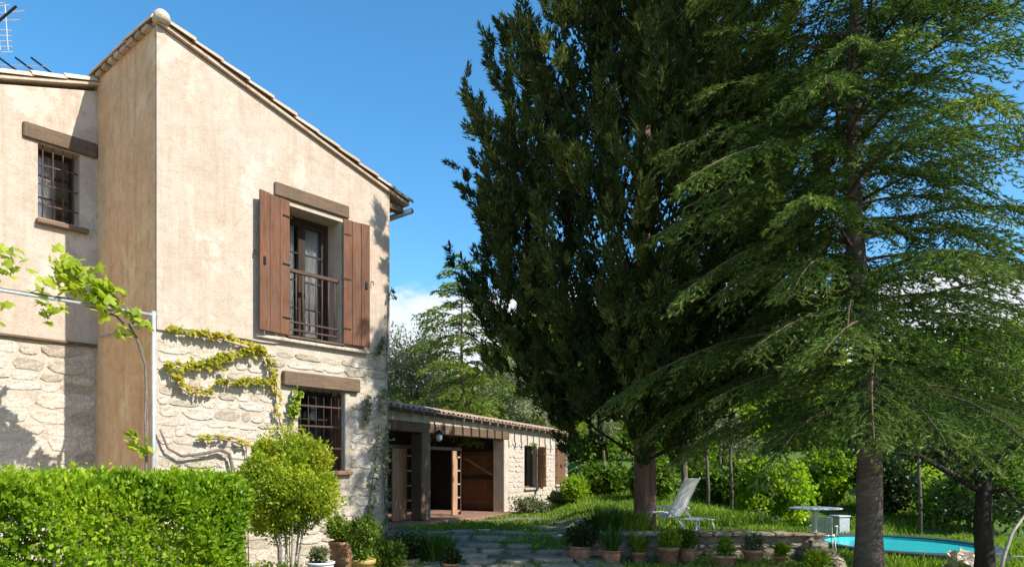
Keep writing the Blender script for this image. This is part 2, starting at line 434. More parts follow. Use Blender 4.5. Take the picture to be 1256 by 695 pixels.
def lay_stones(parent, mat, x0, x1, z0, z1, y, holes, seed, hr=(.10, .19), wr=(.14, .5), d=(.005, .021), gap=.006, top=None):
    rnd = random.Random(seed)
    lib = []
    z = z0
    while z < z1 - .05:
        h = min(rnd.uniform(*hr), z1 - z); x = x0 + rnd.uniform(-.1, 0)
        while x < x1 - .04:
            w = rnd.uniform(*wr)
            a, b = max(x, x0), min(x + w, x1)
            if x1 - b < .1: b = x1
            zz, hh = z, h
            if rnd.random() < .22: hh *= rnd.uniform(.6, .85)
            bad = False
            for (hx0, hx1, hz0, hz1) in holes:
                if b > hx0 and a < hx1 and zz + hh > hz0 and zz < hz1:
                    if a < hx0 - .07: b = hx0 - .004
                    elif b > hx1 + .07: a = hx1 + .004
                    else: bad = True
            if top is not None and zz + hh > top((a+b)/2): bad = True
            if not bad and b - a > .07 and hh > .06:
                me = stone_mesh(b - a - gap, hh - gap, rnd.uniform(*d), rnd)
                o = link('stone', me, parent, mat); o.location = ((a+b)/2, y, zz + hh/2 + rnd.uniform(-.012, .012)); o.rotation_euler = (0, rnd.uniform(-.07, .07), 0)
            x += w
        z += h

def cover_tile(r=.09, r2=.075, L=.44, n=7, th=.014):
    """half-round clay tile, axis along +x (downslope), hollow below"""
    v, f = [], []
    for x, q in ((0, r2), (L, r)):
        for k in range(n): a = math.pi*k/(n-1); v.append((x, q*math.cos(a), q*math.sin(a)))
        for k in range(n): a = math.pi*k/(n-1); v.append((x, (q-th)*math.cos(a), (q-th)*math.sin(a)))
    for k in range(n-1):
        f.append((k, 2*n+k, 2*n+k+1, k+1)); f.append((n+k+1, 3*n+k+1, 3*n+k, n+k))
        f.append((k, k+1, n+k+1, n+k)); f.append((2*n+k, 3*n+k, 3*n+k+1, 2*n+k+1))
    f += [(0, n, 3*n, 2*n), (n-1, 3*n-1, 4*n-1, 2*n-1)]
    me = bpy.data.meshes.new('roof_tile'); me.from_pydata(v, [], f); return me

# ------------------------------------------------------------------ the house
BOUNCE_SHEET = [(-6.5, -2.4), (.4, -2.4), (.4, .02), (-.02, .02), (-.02, 2.03), (-6.5, 2.03)]  # unseen pale ground sheet, added to bounce warm light onto the side wall
HC = Vector((-4.72, 9.5, 0)); HROT = math.atan2(.759, .651)
house = empty('stone_house', HC, HROT, 'two-storey house, cream render over whitewashed stone, brown shutters and tiled gable roof', 'house')
W1, D2 = 3.96, 2.04
rake = lambda x: 7.42 - .277*x
rakeL = lambda x: 7.30 + .33*x
UP = (1.96, 2.94, 3.57, 5.58)
LO = (2.16, 3.03, 1.5, 2.80)
LW = (-.79, -.25, 5.13, 6.19)
MBp = MB().add([HC + Matrix.Rotation(HROT, 3, 'Z') @ Vector((x, y, .05)) for x, y in BOUNCE_SHEET], [(0, 1, 2, 3, 4, 5)])
M['bounce_sheet'] = surf('pale_bounce_surface', (.44, .36, .27), (.56, .48, .38), 2, .9, .3, .01, 30)
tag(MBp.build('bounce_sheet', 'bounce_sheet'), kind='structure')
def rect(h): return [(h[0], h[2]), (h[0], h[3]), (h[1], h[3]), (h[1], h[2])]
def wavy(x0, x1, z0, z1, n, amp, rnd):
    return [(x0+(x1-x0)*i/n, z0+(z1-z0)*i/n + (rnd.uniform(-amp, amp) if 0 < i < n else 0)) for i in range(n+1)]
_r = random.Random(3)
low_edge = wavy(0, W1, 3.38, 3.53, 16, .02, _r)
MB().wall([(0, -.4), (W1-.02, -.4), (W1-.02, 3.6), (0, 3.45)], [rect(LO)], .035, .46).build('wall', 'mortar', house)
gable = MB().wall(low_edge + [(W1, rake(W1)), (0, rake(0))], [rect(UP)], 0, .45).build('gable_wall', 'plaster', house)
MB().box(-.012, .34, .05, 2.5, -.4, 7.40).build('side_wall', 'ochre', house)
MB().wall([(-6, -.4), (.2, -.4), (.2, 3.41), (-6, 3.30)], [], D2+.03, D2+.46).build('wall', 'mortar', house)
MB().wall([(-6, 3.33), (.2, 3.40), (.2, rakeL(0)), (-6, rakeL(-6))], [rect(LW)], D2, D2+.45).build('left_wall', 'plaster', house)
MB().box(W1-.42, W1-.003, .455, 7.2, -.4, 6.30).build('right_wall', 'plaster', house)
MB().wall([(-6, -.4), (W1-.43, -.4), (W1-.43, rake(W1)), (0, 7.3), (-6, rakeL(-6))], [], 6.7, 7.1).build('back_wall', 'plaster', house)
MB().box(.35, W1-.43, .47, 6.6, 3.2, 3.42).build('upper_floor', 'darkwood', house)
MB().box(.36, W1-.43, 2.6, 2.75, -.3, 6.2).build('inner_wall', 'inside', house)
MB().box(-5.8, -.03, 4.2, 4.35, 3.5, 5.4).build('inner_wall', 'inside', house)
# ledge lines
MB().bevbox(-6, -.02, D2-.035, D2+.05, 3.36, 3.405, .012).build('ledge', 'beam', house)
lay_stones(house, 'stone', .02, W1-.02, -.15, 3.36, .035, [(LO[0]-.05, LO[1]+.12, LO[2]-.07, LO[3]+.05), (1.85, 3.32, 2.78, 3.06)], 5)
lay_stones(house, 'stone', -2.6, -.03, .9, 3.34, D2+.03, [], 9, hr=(.13, .24), wr=(.22, .6))

# roof of the projecting half
sl = math.atan(.277); slL = math.atan(.33)
def slope_slab(name, x0, x1, y0, y1, zf, t0, t1, mat):
    vs = [(x, y, zf(x)+t) for x in (x0, x1) for y in (y0, y1) for t in (t0, t1)]
    return MB().add(vs, [(0,1,3,2),(4,6,7,5),(0,4,5,1),(2,3,7,6),(0,2,6,4),(1,5,7,3)]).build(name, mat, house, fixn=True)
slope_slab('roof', -.02, 4.36, -.06, 7.2, rake, .012, .06, 'tile')
slope_slab('roof', -6.2, .02, D2-.07, 7.2, rakeL, .012, .055, 'paletile')
tm = cover_tile(); tm.materials.append(M['tile'])
tp = cover_tile(.085, .075, .46); tp.materials.append(M['paletile'])
for j, yy in enumerate((-.015, .20, .41)):
    for i in range(11):
        x = .05 + i*.395
        o = link('roof_tile', tm, house); o.location = (x, yy + random.uniform(-.008, .008), rake(x) + .075 + random.uniform(-.004, .006))
        o.rotation_euler = (random.uniform(-.05, .05), sl - .035, random.uniform(-.02, .02))
for j, yy in enumerate((D2-.02, D2+.2)):
    for i in range(14):
        x = -.02 - i*.42
        o = link('roof_tile', tp, house); o.location = (x, yy, rakeL(x) + .06)
        o.rotation_euler = (math.pi*0 + random.uniform(-.04, .04), -slL - .04, math.pi); o.rotation_euler = (0, slL - .035, math.pi + random.uniform(-.015, .015))
mb = MB()                                               # remaining tile courses, out of sight from the garden
for k in range(31):
    y = .62 + k*.21
    for i in range(5):
        a0 = math.pi*i/5; a1 = math.pi*(i+1)/5
        vs = [(x, y + .09*math.cos(a), rake(x) + .06 + .09*math.sin(a)) for x in (.05, 4.3) for a in (a0, a1)]
        mb.add(vs, [(0, 2, 3, 1)])
tag(mb.build('tile_courses', 'tile', house, True), kind='stuff')
for i in range(18):                                     # ridge
    o = link('ridge_tile', tp, house); y = -.05 + i*.40
    o.location = (-.005 + random.uniform(-.006, .006), y, 7.46 + random.uniform(-.004, .01)); o.rotation_euler = (0, random.uniform(-.03, .02), rad(90)); o.scale = (1, 1.3, 1.1)
cap = MB(); cap.lathe([(.02, .115), (.06, .105), (.095, .07), (.115, .02), (.115, -.04), (.08, -.06)], 16, (.045, -.035, 7.50)).build('ridge_end_cap', 'mortar', house, True)
for i in range(9):                                      # mortar and tile stubs under the ridge on the side wall
    y = .1 + i*.235
    MB().bevbox(-.085-random.uniform(0, .03), .02, y, y + random.uniform(.13, .19), 7.385, 7.445, .012).build('verge_tile', 'tile', house)
# eave end
MB().bevbox(3.965, 4.30, .02, .16, 6.10, 6.20, .01, None).build('rafter', 'beam', house)
for y in (.9, 1.7, 2.5): MB().bevbox(3.965, 4.30, y, y+.12, 6.10, 6.20, .01).build('rafter', 'beam', house)
gp = [(4.40, -.08, 6.145), (4.40, 7.1, 6.145)]
MB().tube(gp, .05, 10).build('gutter', 'galv', house, True)

# lintels, sills
MB().bevbox(1.72, 3.08, -.045, .30, 5.655, 5.865, .015).build('lintel', 'beam', house)
MB().bevbox(1.95, 2.95, .09, .36, 5.582, 5.654, .008).build('lintel', 'darkwood', house)
MB().bevbox(1.87, 3.30, -.055, .32, 2.805, 3.03, .015).build('lintel', 'beam', house)
MB().bevbox(-.98, -.018, D2-.05, D2+.30, 6.205, 6.425, .015).build('lintel', 'beam', house)
MB().bevbox(1.42, 3.5, -.05, .02, 3.475, 3.53, .01).build('sill', 'stone', house)
MB().bevbox(1.93, 2.97, -.07, .40, 3.535, 3.575, .01).build('sill', 'beam', house)
MB().bevbox(2.10, 3.15, -.05, .42, 1.43, 1.50, .01).build('sill', 'terracotta', house)
MB().bevbox(-.82, -.15, D2-.09, D2+.3, 5.03, 5.10, .01).build('sill', 'beam', house)
MB().bevbox(3.031, 3.13, .005, .44, 1.502, 2.80, .012).build('door_jamb', 'mortar', house)

def casement(parent, x0, x1, y, z0, z1, cols, rows, fw=.055, mun=.022, d=.05, mat='darkwood', curtain=True):
    w = empty('window', (0, 0, 0)); w.parent = parent
    f = MB().wall([(x0, z0), (x1, z0), (x1, z1), (x0, z1)], [[(x0+fw, z0+fw), (x0+fw, z1-fw), (x1-fw, z1-fw), (x1-fw, z0+fw)]], y, y+d).build('window_frame', mat, w)
    a0, a1, b0, b1 = x0+fw, x1-fw, z0+fw, z1-fw
    for i in range(1, cols):
        x = a0 + (a1-a0)*i/cols; MB().box(x-mun/2, x+mun/2, y+.008, y+d-.008, b0+.001, b1-.001).build('muntin', mat, w)
    for j in range(1, rows):
        z = b0 + (b1-b0)*j/rows; MB().box(a0+.001, a1-.001, y+.010, y+d-.010, z-mun/2, z+mun/2).build('muntin', mat, w)
    for i in range(cols):
        for j in range(rows):
            MB().box(a0+(a1-a0)*i/cols+mun/2, a0+(a1-a0)*(i+1)/cols-mun/2, y+d*.5-.002, y+d*.5+.002, b0+(b1-b0)*j/rows+mun/2, b0+(b1-b0)*(j+1)/rows-mun/2).build('pane', 'glass', w)
    return w
def curtain(parent, x0, x1, y, z0, z1):
    n = 40; v = []; f = []
    for i in range(n+1):
        x = x0+(x1-x0)*i/n; yy = y + .02*math.sin(i*1.15) + .008*math.sin(i*2.7)
        v += [(x, yy, z0), (x, yy, z1), (x, yy+.004, z0), (x, yy+.004, z1)]
    for i in range(n):
        a = i*4; f += [(a, a+4, a+5, a+1), (a+2, a+3, a+7, a+6)]
    MB().add(v, f).build('curtain', 'curtain', parent, True)
# upper french window: two glazed leaves
xm = (UP[0]+UP[1])/2
MB().wall([(UP[0]+.002, UP[2]+.008), (UP[1]-.002, UP[2]+.008), (UP[1]-.002, UP[3]-.002), (UP[0]+.002, UP[3]-.002)], [[(UP[0]+.06, UP[2]+.05), (UP[0]+.06, UP[3]-.06), (UP[1]-.06, UP[3]-.06), (UP[1]-.06, UP[2]+.05)]], .36, .44).build('door_frame', 'darkwood', house)
casement(house, UP[0]+.062, xm-.002, .375, UP[2]+.055, UP[3]-.065, 1, 4, .06)
casement(house, xm+.002, UP[1]-.062, .375, UP[2]+.055, UP[3]-.065, 1, 4, .06)
curtain(house, UP[0]+.1, xm-.05, .52, UP[2]+.06, UP[3]-.1); curtain(house, xm+.1, UP[1]-.08, .52, UP[2]+.06, UP[3]-.1)
# railing
rl = empty('railing', (0, 0, 0)); rl.parent = house
MB().bevbox(UP[0]+.004, UP[1]-.004, .05, .10, 4.58, 4.64, .008).build('top_rail', 'rustiron', rl)
MB().bevbox(UP[0]+.004, UP[1]-.004, .06, .09, 3.68, 3.71, .006).build('bottom_rail', 'rustiron', rl)
MB().bevbox(UP[0]+.004, UP[1]-.004, .06, .09, 3.80, 3.83, .006).build('bottom_rail', 'rustiron', rl)
for i in range(8):
    x = UP[0]+.07+i*(UP[1]-UP[0]-.14)/7
    MB().tube([(x, .075, 3.695), (x, .075, 4.60)], .010 if i % 2 else .014, 8).build('baluster', 'rustiron', rl, True)

def shutter(parent, hinge, width, z0, z1, ang, boards, mat='shutter', y=-.03, side=-1):
    s = empty('shutter', (hinge, y, 0), 0); s.parent = parent; s.rotation_euler = (0, 0, ang)
    bw = width/boards
    for i in range(boards):
        a = i*bw; x0, x1 = (a+.003, a+bw-.003)
        if side < 0: x0, x1 = -x1, -x0
        q = random.uniform(-.003, .003)
        MB().bevbox(x0, x1, -.035+q, -.007+q, z0+random.uniform(0, .012), z1-random.uniform(0, .015), .005).build('board', mat, s)
    for zz in (z0+.22, (z0+z1)/2, z1-.30):
        x0, x1 = (.03, width-.03) if side > 0 else (-width+.03, -.03)
        MB().bevbox(x0, x1, -.003, .022, zz, zz+.09, .005).build('ledge_bar', mat, s)
        x0, x1 = (-.03, .14) if side > 0 else (-.14, .03)
        MB().bevbox(x0, x1, -.044, -.038, zz+.03, zz+.055, .002).build('hinge', 'iron', s)
    xk = width*.86 if side > 0 else -width*.86
    MB().bevbox(xk-.02, xk+.02, -.058, -.036, (z0+z1)/2-.06, (z0+z1)/2+.06, .006).build('latch', 'iron', s)
    return s
shutter(house, UP[0]-.005, .56, 3.565, 5.63, rad(9), 3, side=-1, y=-.025)
shutter(house, UP[1]+.005, .50, 3.565, 5.63, rad(-7), 3, side=1, y=-.03)
# lower window: bars, folded leaf in the reveal, dark room behind
g = empty('window_grille', (0, 0, 0)); g.parent = house
for i in range(6):
    x = LO[0]+.08+i*.145
    MB().tube([(x, .10, LO[2]+.004), (x, .10, LO[3]-.004)], .009, 8).build('bar', 'iron', g, True)
for z in (1.85, 2.2, 2.52): MB().bevbox(LO[0]+.003, LO[1]-.003, .085, .097, z, z+.028, .003).build('crossbar', 'rustiron', g)
s = shutter(house, LO[1]-.012, .34, LO[2]+.02, LO[3]-.03, rad(90), 2, y=.11, side=1)
casement(house, LO[0]+.004, LO[1]-.004, .38, LO[2]+.004, LO[3]-.004, 2, 3, .05)
# left window
casement(house, LW[0]+.003, LW[1]-.003, D2+.24, LW[2]+.003, LW[3]-.003, 2, 3, .05)
curtain(house, LW[0]+.05, LW[1]-.2, D2+.36, LW[2], LW[3])
g = empty('window_grille', (0, 0, 0)); g.parent = house
for i in range(4):
    x = LW[0]+.075+i*.13; MB().tube([(x, D2+.05, LW[2]-.028), (x, D2+.05, LW[3]+.01)], .008, 8).build('bar', 'rustiron', g, True)
for z in (5.33, 5.62, 5.90): MB().bevbox(LW[0]+.003, LW[1]-.003, D2+.055, D2+.07, z, z+.022, .003).build('crossbar', 'rustiron', g)
for x in (2.62, 3.7): pass
tie = MB().tube([(1.39, -.02, 4.75), (1.39, -.05, 4.75), (1.385, -.055, 4.68)], .008, 6).build('shutter_catch', 'iron', house)
tie = MB().tube([(3.56, -.0, 4.72), (3.56, -.05, 4.72), (3.565, -.055, 4.65)], .008, 6).build('shutter_catch', 'iron', house)

# ------------------------------------------------------------------ the annex
AR = math.atan2(.8889, .4581)
annex = empty('garden_annex', (-2.9925, 17.5, 0), AR, 'low whitewashed outbuilding with a dark open porch and tiled lean-to roof', 'building')
AX1 = 11.25
wa = (7.5, 8.5, .92, 2.36); wb = (10.08, 11.0, 1.0, 2.36)
MB().wall([(6.02, -.3), (AX1, -.3), (AX1, 2.72), (6.02, 2.78)], [rect(wa), rect(wb)], .03, .42).build('wall', 'annex', annex)
lay_stones(annex, 'annex', 6.35, AX1, .1, 2.5, .03, [(wa[0]-.05, wa[1]+.05, wa[2]-.1, wa[3]+.05), (wb[0]-.05, wb[1]+.05, wb[2]-.1, wb[3]+.05)], 21, hr=(.13, .22), wr=(.22, .5), d=(.01, .03))
MB().box(AX1-.4, AX1-.003, .43, 4.2, -.3, 2.9).build('end_wall', 'annex', annex)
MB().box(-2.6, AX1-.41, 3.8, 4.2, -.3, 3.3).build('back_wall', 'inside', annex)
MB().box(-2.9, -2.5, .43, 3.79, -.3, 3.2).build('end_wall', 'annex', annex)
MB().box(-2.49, 6.5, -.45, 3.79, -.1, .19).build('porch_floor', 'floor', annex)
MB().bevbox(-2.6, 6.3, -.02, .26, 2.50, 2.76, .015).build('beam', 'beam', annex)
MB().bevbox(5.98, 6.34, -.012, .40, -.2, 2.497, .02).build('pillar', 'annex', annex)
MB().bevbox(1.30, 1.72, -.06, .30, .19, 2.498, .03).build('porch_post', 'beam', annex)
# end wall of the porch with the braced door
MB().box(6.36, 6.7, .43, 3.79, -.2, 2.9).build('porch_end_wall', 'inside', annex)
dr = empty('barn_door', (6.345, 0, 0)); dr.parent = annex
for i in range(7):
    y0 = .42 + i*.19
    MB().bevbox(-.035, -.008, y0+.003, y0+.187, .22, 2.14+random.uniform(-.01, .01), .004).build('board', 'doorwood', dr)
for z in (.42, 1.22, 1.92): MB().bevbox(-.062, -.037, .44, 1.73, z, z+.13, .005).build('ledge_bar', 'darkwood' if z == 1.22 else 'doorwood', dr)
mb = MB()
mb.add([(-.061, .5, 1.355), (-.061, .66, 1.355), (-.061, 1.7, 1.915), (-.061, 1.54, 1.915), (-.038, .5, 1.355), (-.038, .66, 1.355), (-.038, 1.7, 1.915), (-.038, 1.54, 1.915)],
       [(0,1,2,3), (7,6,5,4), (0,4,5,1), (1,5,6,2), (2,6,7,3), (3,7,4,0)]).build('brace', 'palewood', dr, fixn=True)
# glazed partition inside the porch
pt = empty('porch_partition', (0, 0, 0)); pt.parent = annex
MB().bevbox(.70, 4.25, .52, .60, 2.10, 2.19, .008).build('head_bar', 'beam', pt)
for x0, x1 in ((.74, 1.06), (1.06, 1.38)): MB().bevbox(x0+.003, x1-.003, .47, .51, .20, 2.09, .006).build('panel', 'palewood', pt)
MB().bevbox(3.66, 3.92, .47, .53, .20, 2.09, .006).build('panel', 'palewood', pt)
for x in (1.85, 4.22): MB().bevbox(x-.03, x+.03, .535, .60, .20, 2.09, .006).build('stile', 'darkwood', pt)
for k in range(5):
    for x0, x1 in ((1.39, 1.82), (3.93, 4.19)): MB().bevbox(x0, x1, .54, .58, .28+k*.40, .33+k*.40, .005).build('rung', 'palewood', pt)
# windows of the annex
def annex_window(h, leafs):
    MB().wall([(h[0]+.004, h[2]+.004), (h[1]-.004, h[2]+.004), (h[1]-.004, h[3]-.004), (h[0]+.004, h[3]-.004)], [[(h[0]+.06, h[2]+.06), (h[0]+.06, h[3]-.06), (h[1]-.06, h[3]-.06), (h[1]-.06, h[2]+.06)]], .2, .27).build('window_frame', 'doorwood', annex)
    MB().box(h[0]+.06, h[1]-.06, .23, .234, h[2]+.06, h[3]-.06).build('pane', 'glass', annex)
    MB().bevbox(h[0]-.06, h[1]+.06, -.06, .1, h[2]-.075, h[2]-.004, .01).build('sill', 'stone', annex)
annex_window(wa, 2); annex_window(wb, 2)
shutter(annex, wa[1]-.01, .52, wa[2]+.02, wa[3]-.02, rad(58), 3, 'palewood', .0, -1)
shutter(annex, wa[1]+.03, .50, wa[2]+.02, wa[3]-.02, rad(-5), 3, 'doorwood', -.02, 1)
shutter(annex, wb[1]-.004, .455, wb[2]+.01, wb[3]-.01, 0, 3, 'doorwood', .03, -1)
shutter(annex, wb[0]+.004, .455, wb[2]+.01, wb[3]-.01, 0, 3, 'doorwood', .03, 1)
# lean-to roof
ze = lambda x: 3.05 - .0155*x
vs = []
for x in (-3.0, AX1+.04):
    for y, dz in ((-.20, .02), (4.5, .85)):
        vs += [(x, y, ze(x)+dz-.05), (x, y, ze(x)+dz)]
MB().add(vs, [(0,1,3,2),(4,6,7,5),(0,4,5,1),(2,3,7,6),(0,2,6,4),(1,5,7,3)]).build('roof', 'tile', annex, fixn=True)
mb = MB()
for x in np.arange(-2.9, AX1-.02, .235):
    x = float(x) + random.uniform(-.01, .01); r = .092; j = random.uniform(-.025, .025); n = 6
    for (ya, yb, lift) in ((-.27+j, .12+j, 0), (.08+j, .45+j, .02), (.4+j, .85+j, .04)):
        b = []
        for y in (ya, yb):
            for k in range(n):
                a = math.pi*k/(n-1); q = r if y == ya else r*.85
                b.append((x+q*math.cos(a), y, ze(x) + (y+.32)*.176 + lift + q*math.sin(a)*.85 + .004))
        for k in range(n):
            a = math.pi*k/(n-1); b.append((x+(r-.016)*math.cos(a), ya, ze(x)+(ya+.32)*.176+lift+(r-.016)*math.sin(a)*.85+.002))
        mb.add(b, [(k, k+1, n+k+1, n+k) for k in range(n-1)] + [(2*n+k, 2*n+k+1, k+1, k) for k in range(n-1)])
tag(mb.build('eave_tiles', 'tile', annex), kind='stuff')
for x in np.arange(-2.4, AX1, .48):
    x = float(x); MB().bevbox(x, x+.09, -.18, .9, 2.775, 2.875, .006, Matrix.Translation((0, 0, .125 - .0155*x + .05)) @ Matrix.Rotation(.17, 4, 'X')).build('rafter', 'beam', annex)
MB().box(-2.5, AX1, .0, .24, 2.76, 2.97).build('wall_plate', 'annex', annex)

lp = annex.matrix_basis @ Vector((1.95, -.16, 2.50))
lan = empty('porch_lantern', lp, AR, 'small black hanging lantern with white globe under the porch beam', 'lantern')
MB().tube([(0, .15, .14), (0, .0, .16), (0, 0, .08)], .012, 6).build('bracket', 'iron', lan)
MB().lathe([(.02, .10), (.05, .07), (.11, .0), (.10, -.01)], 12).build('cap', 'iron', lan, True)
MB().lathe([(.05, -.01), (.085, -.07), (.09, -.13), (.06, -.19), (.02, -.21)], 14).build('globe', 'white', lan, True)

# ------------------------------------------------------------------ pergola bar, post, vine
hm = Matrix.Translation(HC) @ Matrix.Rotation(HROT, 4, 'Z')
HP = lambda x, y, z: hm @ Vector((x, y, z))
pg = empty('pergola_frame', HP(-.06, -.05, 0), HROT, 'pale metal pergola pole and crossbar fixed at the corner of the house', 'pergola')
MB().tube([(0, 0, -.1), (0, 0, 3.60)], .026, 12).build('post', 'galv', pg, True)
MB().tube([(.04, 0, 3.55), (-4.2, 0, 3.55)], .02, 10).build('crossbar', 'galv', pg, True)
MB().tube([(0, .02, 3.50), (-.0, 1.9, 3.50)], .018, 10).build('crossbar', 'galv', pg, True)
MB().tube([(-4.0, 0, -.1), (-4.0, 0, 3.53)], .026, 12).build('post', 'galv', pg, True)

def vine_leaf(seed):
    rnd = random.Random(seed)
    pts = [(0, 0), (.35, -.18), (.62, .12), (.42, .30), (.60, .62), (.28, .62), (0, 1.0), (-.28, .62), (-.60, .62), (-.42, .30), (-.62, .12), (-.35, -.18)]
    v = [(0, .32, .05)] + [(x*rnd.uniform(.9, 1.1), y*rnd.uniform(.9, 1.1), -.25*x*x - .12*y*y + rnd.uniform(-.04, .04)) for x, y in pts]
    f = [(0, i, i % 12 + 1) for i in range(1, 13)]
    me = bpy.data.meshes.new('leaf'); me.from_pydata(v, [], f)
    a = me.attributes.new('rnd', 'FLOAT', 'FACE'); a.data.foreach_set('value', np.full(12, rnd.random(), np.float32))
    me.materials.append(M['vine']); return me
vl = [vine_leaf(i) for i in range(8)]
gv = empty('grapevine', HP(-.14, -.02, 0), HROT, 'grapevine with large fresh green leaves trained along the metal crossbar', 'vine')
MB().tube([(.02, .06, 0), (-.0, .03, 1.2), (.03, .05, 2.3), (.0, .04, 2.9), (-.12, .03, 3.25), (-.35, .06, 3.48), (-.9, .05, 3.60), (-1.6, .0, 3.58), (-2.6, .02, 3.6)],
          [.024, .02, .02, .018, .016, .015, .013, .011, .008], 8).build('stem', 'vine_stem', gv, True)
MB().tube([(.045, .02, 0), (.04, .06, 1.3), (-.02, .0, 2.2), (.03, .06, 2.8), (-.08, .02, 3.15), (-.2, .05, 3.4)], [.014]*6, 6).build('stem', 'vine_stem', gv, True)
rnd = random.Random(4)
clus = [(-.50, 0, 3.74, .15, 36), (-.76, .05, 3.84, .18, 38), (-.92, .05, 4.0, .15, 26), (-.62, -.05, 3.62, .16, 30), (-.36, 0, 3.62, .12, 10), (-.28, -.02, 3.28, .08, 6), (-.06, -.08, 3.38, .10, 8), (-.12, -.02, 3.50, .08, 5),
        (-1.15, 0, 3.68, .14, 11), (-1.12, -.05, 3.40, .13, 12), (-1.5, 0, 3.95, .12, 9), (-1.6, 0, 3.75, .14, 9), (-1.62, -.05, 3.38, .12, 9), (-.85, .25, 3.75, .2, 12), (-.12, -.02, 1.9, .12, 8), (-.1, 0, 1.72, .12, 6)]
for (x, y, z, r, n) in clus:
    for i in range(int(n*1.2)):
        o = link('leaf', vl[rnd.randrange(8)], gv); s = rnd.uniform(.085, .145)
        o.location = (x + rnd.gauss(0, r*.6), y + rnd.gauss(0, r*.6), z + rnd.gauss(0, r*.55)); o.scale = (s, s, s)
        o.rotation_euler = (rnd.uniform(.35, 1.5), rnd.uniform(-.5, .5), rnd.uniform(-1.2, 1.8))

# creeper on the stone wall
def creeper(name, label, paths, leafn, mat='creeper', L=.075, W=.065, rstem=.008, seed=1):
    root = empty(name, HP(paths[0][0][0][0], -.02, 0), HROT, label, 'climbing plant')
    x00 = paths[0][0][0][0]; V = []; R = []; rg = np.random.default_rng(seed)
    for pth, w, dens, col in paths_iter(paths):
        pts = np.array([(x - x00, 0, z) for x, z in pth]); seg = np.linalg.norm(np.diff(pts, axis=0), axis=1); tot = seg.sum()
        MB().tube([(p[0], -.005 + .008*math.sin(i*2.1), p[2]) for i, p in enumerate(pts)], rstem, 6).build('stem', 'vine_stem', root, True)
        n = int(tot*dens*.75)
        if n == 0: continue
        t = rg.random(n)*tot; cum = np.concatenate([[0], np.cumsum(seg)]); k = np.clip(np.searchsorted(cum, t)-1, 0, len(seg)-1)
        p = pts[k] + (pts[k+1]-pts[k])*((t-cum[k])/seg[k])[:, None]
        env = .62*w*(.45+.55*np.abs(np.sin(t*5+1))*np.abs(np.sin(t*2.3+.4)))
        gap_ = (np.sin(t*9+2)+np.sin(t*23)+rg.normal(size=n)*.9) < -1.0; env = np.where(rg.random(n) < .14, env*2.6, env)
        p[:, 2] += rg.normal(size=n)*env; p[:, 0] += rg.normal(size=n)*.03; p[:, 1] += -.015 - rg.random(n)*.045
        ax = np.stack([rg.normal(size=n)*.8, -.5-rg.random(n)*.5, -.8+rg.normal(size=n)*.5], 1)
        nr = np.stack([rg.normal(size=n)*.4, -np.ones(n), .5+rg.normal(size=n)*.4], 1)
        s = rg.uniform(.35, 1.35, n)*np.where(gap_, .01, 1); V.append(leaves(p, ax, nr, L*s, W*s)); R.append(np.clip(rg.random(n)*.7+col, 0, 1))
    quads('foliage', np.concatenate(V), np.concatenate(R), mat, root)
def paths_iter(p): return p
creeper('wall_creeper', 'yellow-green creeper strung in thin arcs across the whitewashed stone wall', [
    ([(.12, 3.42), (.5, 3.43), (.95, 3.42), (1.3, 3.36), (1.46, 3.30)], .03, 260, .25),
    ([(.1, 2.92), (.42, 2.95), (.82, 3.08), (1.15, 3.22), (1.40, 3.33)], .055, 420, .1),
    ([(1.40, 3.33), (1.55, 3.25), (1.66, 3.08), (1.70, 2.86)], .045, 380, .12),
    ([(.80, 2.76), (1.1, 2.80), (1.4, 2.84), (1.66, 2.86)], .035, 320, .1),
    ([(.22, 2.82), (.32, 2.68), (.46, 2.62), (.62, 2.62), (.72, 2.60)], .035, 260, .4),
    ([(1.70, 2.86), (1.74, 2.6), (1.76, 2.4), (1.82, 2.2)], .02, 90, .4),
    ([(.55, 1.98), (.85, 2.00), (1.05, 1.98), (1.25, 1.9)], .02, 140, .35),
    ([(1.25, 1.9), (1.3, 1.4), (1.28, .8), (1.3, 0)], .01, 0, .35)], 0)
creeper('window_creeper', 'bright green creeper tuft beside the barred ground-floor window', [
    ([(1.98, 0), (1.96, 1.2), (1.98, 2.0), (2.0, 2.6)], .01, 0, .1),
    ([(2.0, 2.35), (2.03, 2.5), (2.06, 2.62), (2.1, 2.72)], .07, 420, .0)], 0, 'vine', .08, .075, seed=5)
creeper('corner_creeper', 'leafy creeper climbing the right-hand corner of the house wall', [
    ([(3.86, 0), (3.84, 1.2), (3.9, 2.4), (3.88, 3.6), (3.93, 4.6)], .04, 22, .0),
    ([(3.40, 2.35), (3.42, 2.6), (3.46, 2.8)], .07, 330, .0),
    ([(3.72, 2.5), (3.75, 2.75), (3.78, 2.95)], .05, 200, .2),
    ([(3.45, .6), (3.55, 1.2), (3.65, 1.8), (3.7, 2.3)], .10, 110, .1),
    ([(3.86, .3), (3.84, 1.0), (3.8, 1.6), (3.86, 2.3)], .10, 130, .1),
    ([(3.66, 3.5), (3.72, 3.7), (3.80, 3.8)], .06, 260, .0),
    ([(3.92, 4.5), (3.96, 4.6), (3.99, 4.72)], .05, 220, .0)], 0, 'sage', .075, .06, seed=8)
hose = MB().tube([HP(.02, -.05, 2.05), HP(.12, -.06, 1.80), HP(.3, -.07, 1.70), HP(.6, -.07, 1.74), HP(.85, -.07, 1.80), HP(.98, -.06, 1.74), HP(1.03, -.06, 1.55), HP(1.04, -.06, .9), HP(1.05, -.06, -.05)],
                 [.014, .017, .02, .022, .024, .026, .028, .03, .034], 8)
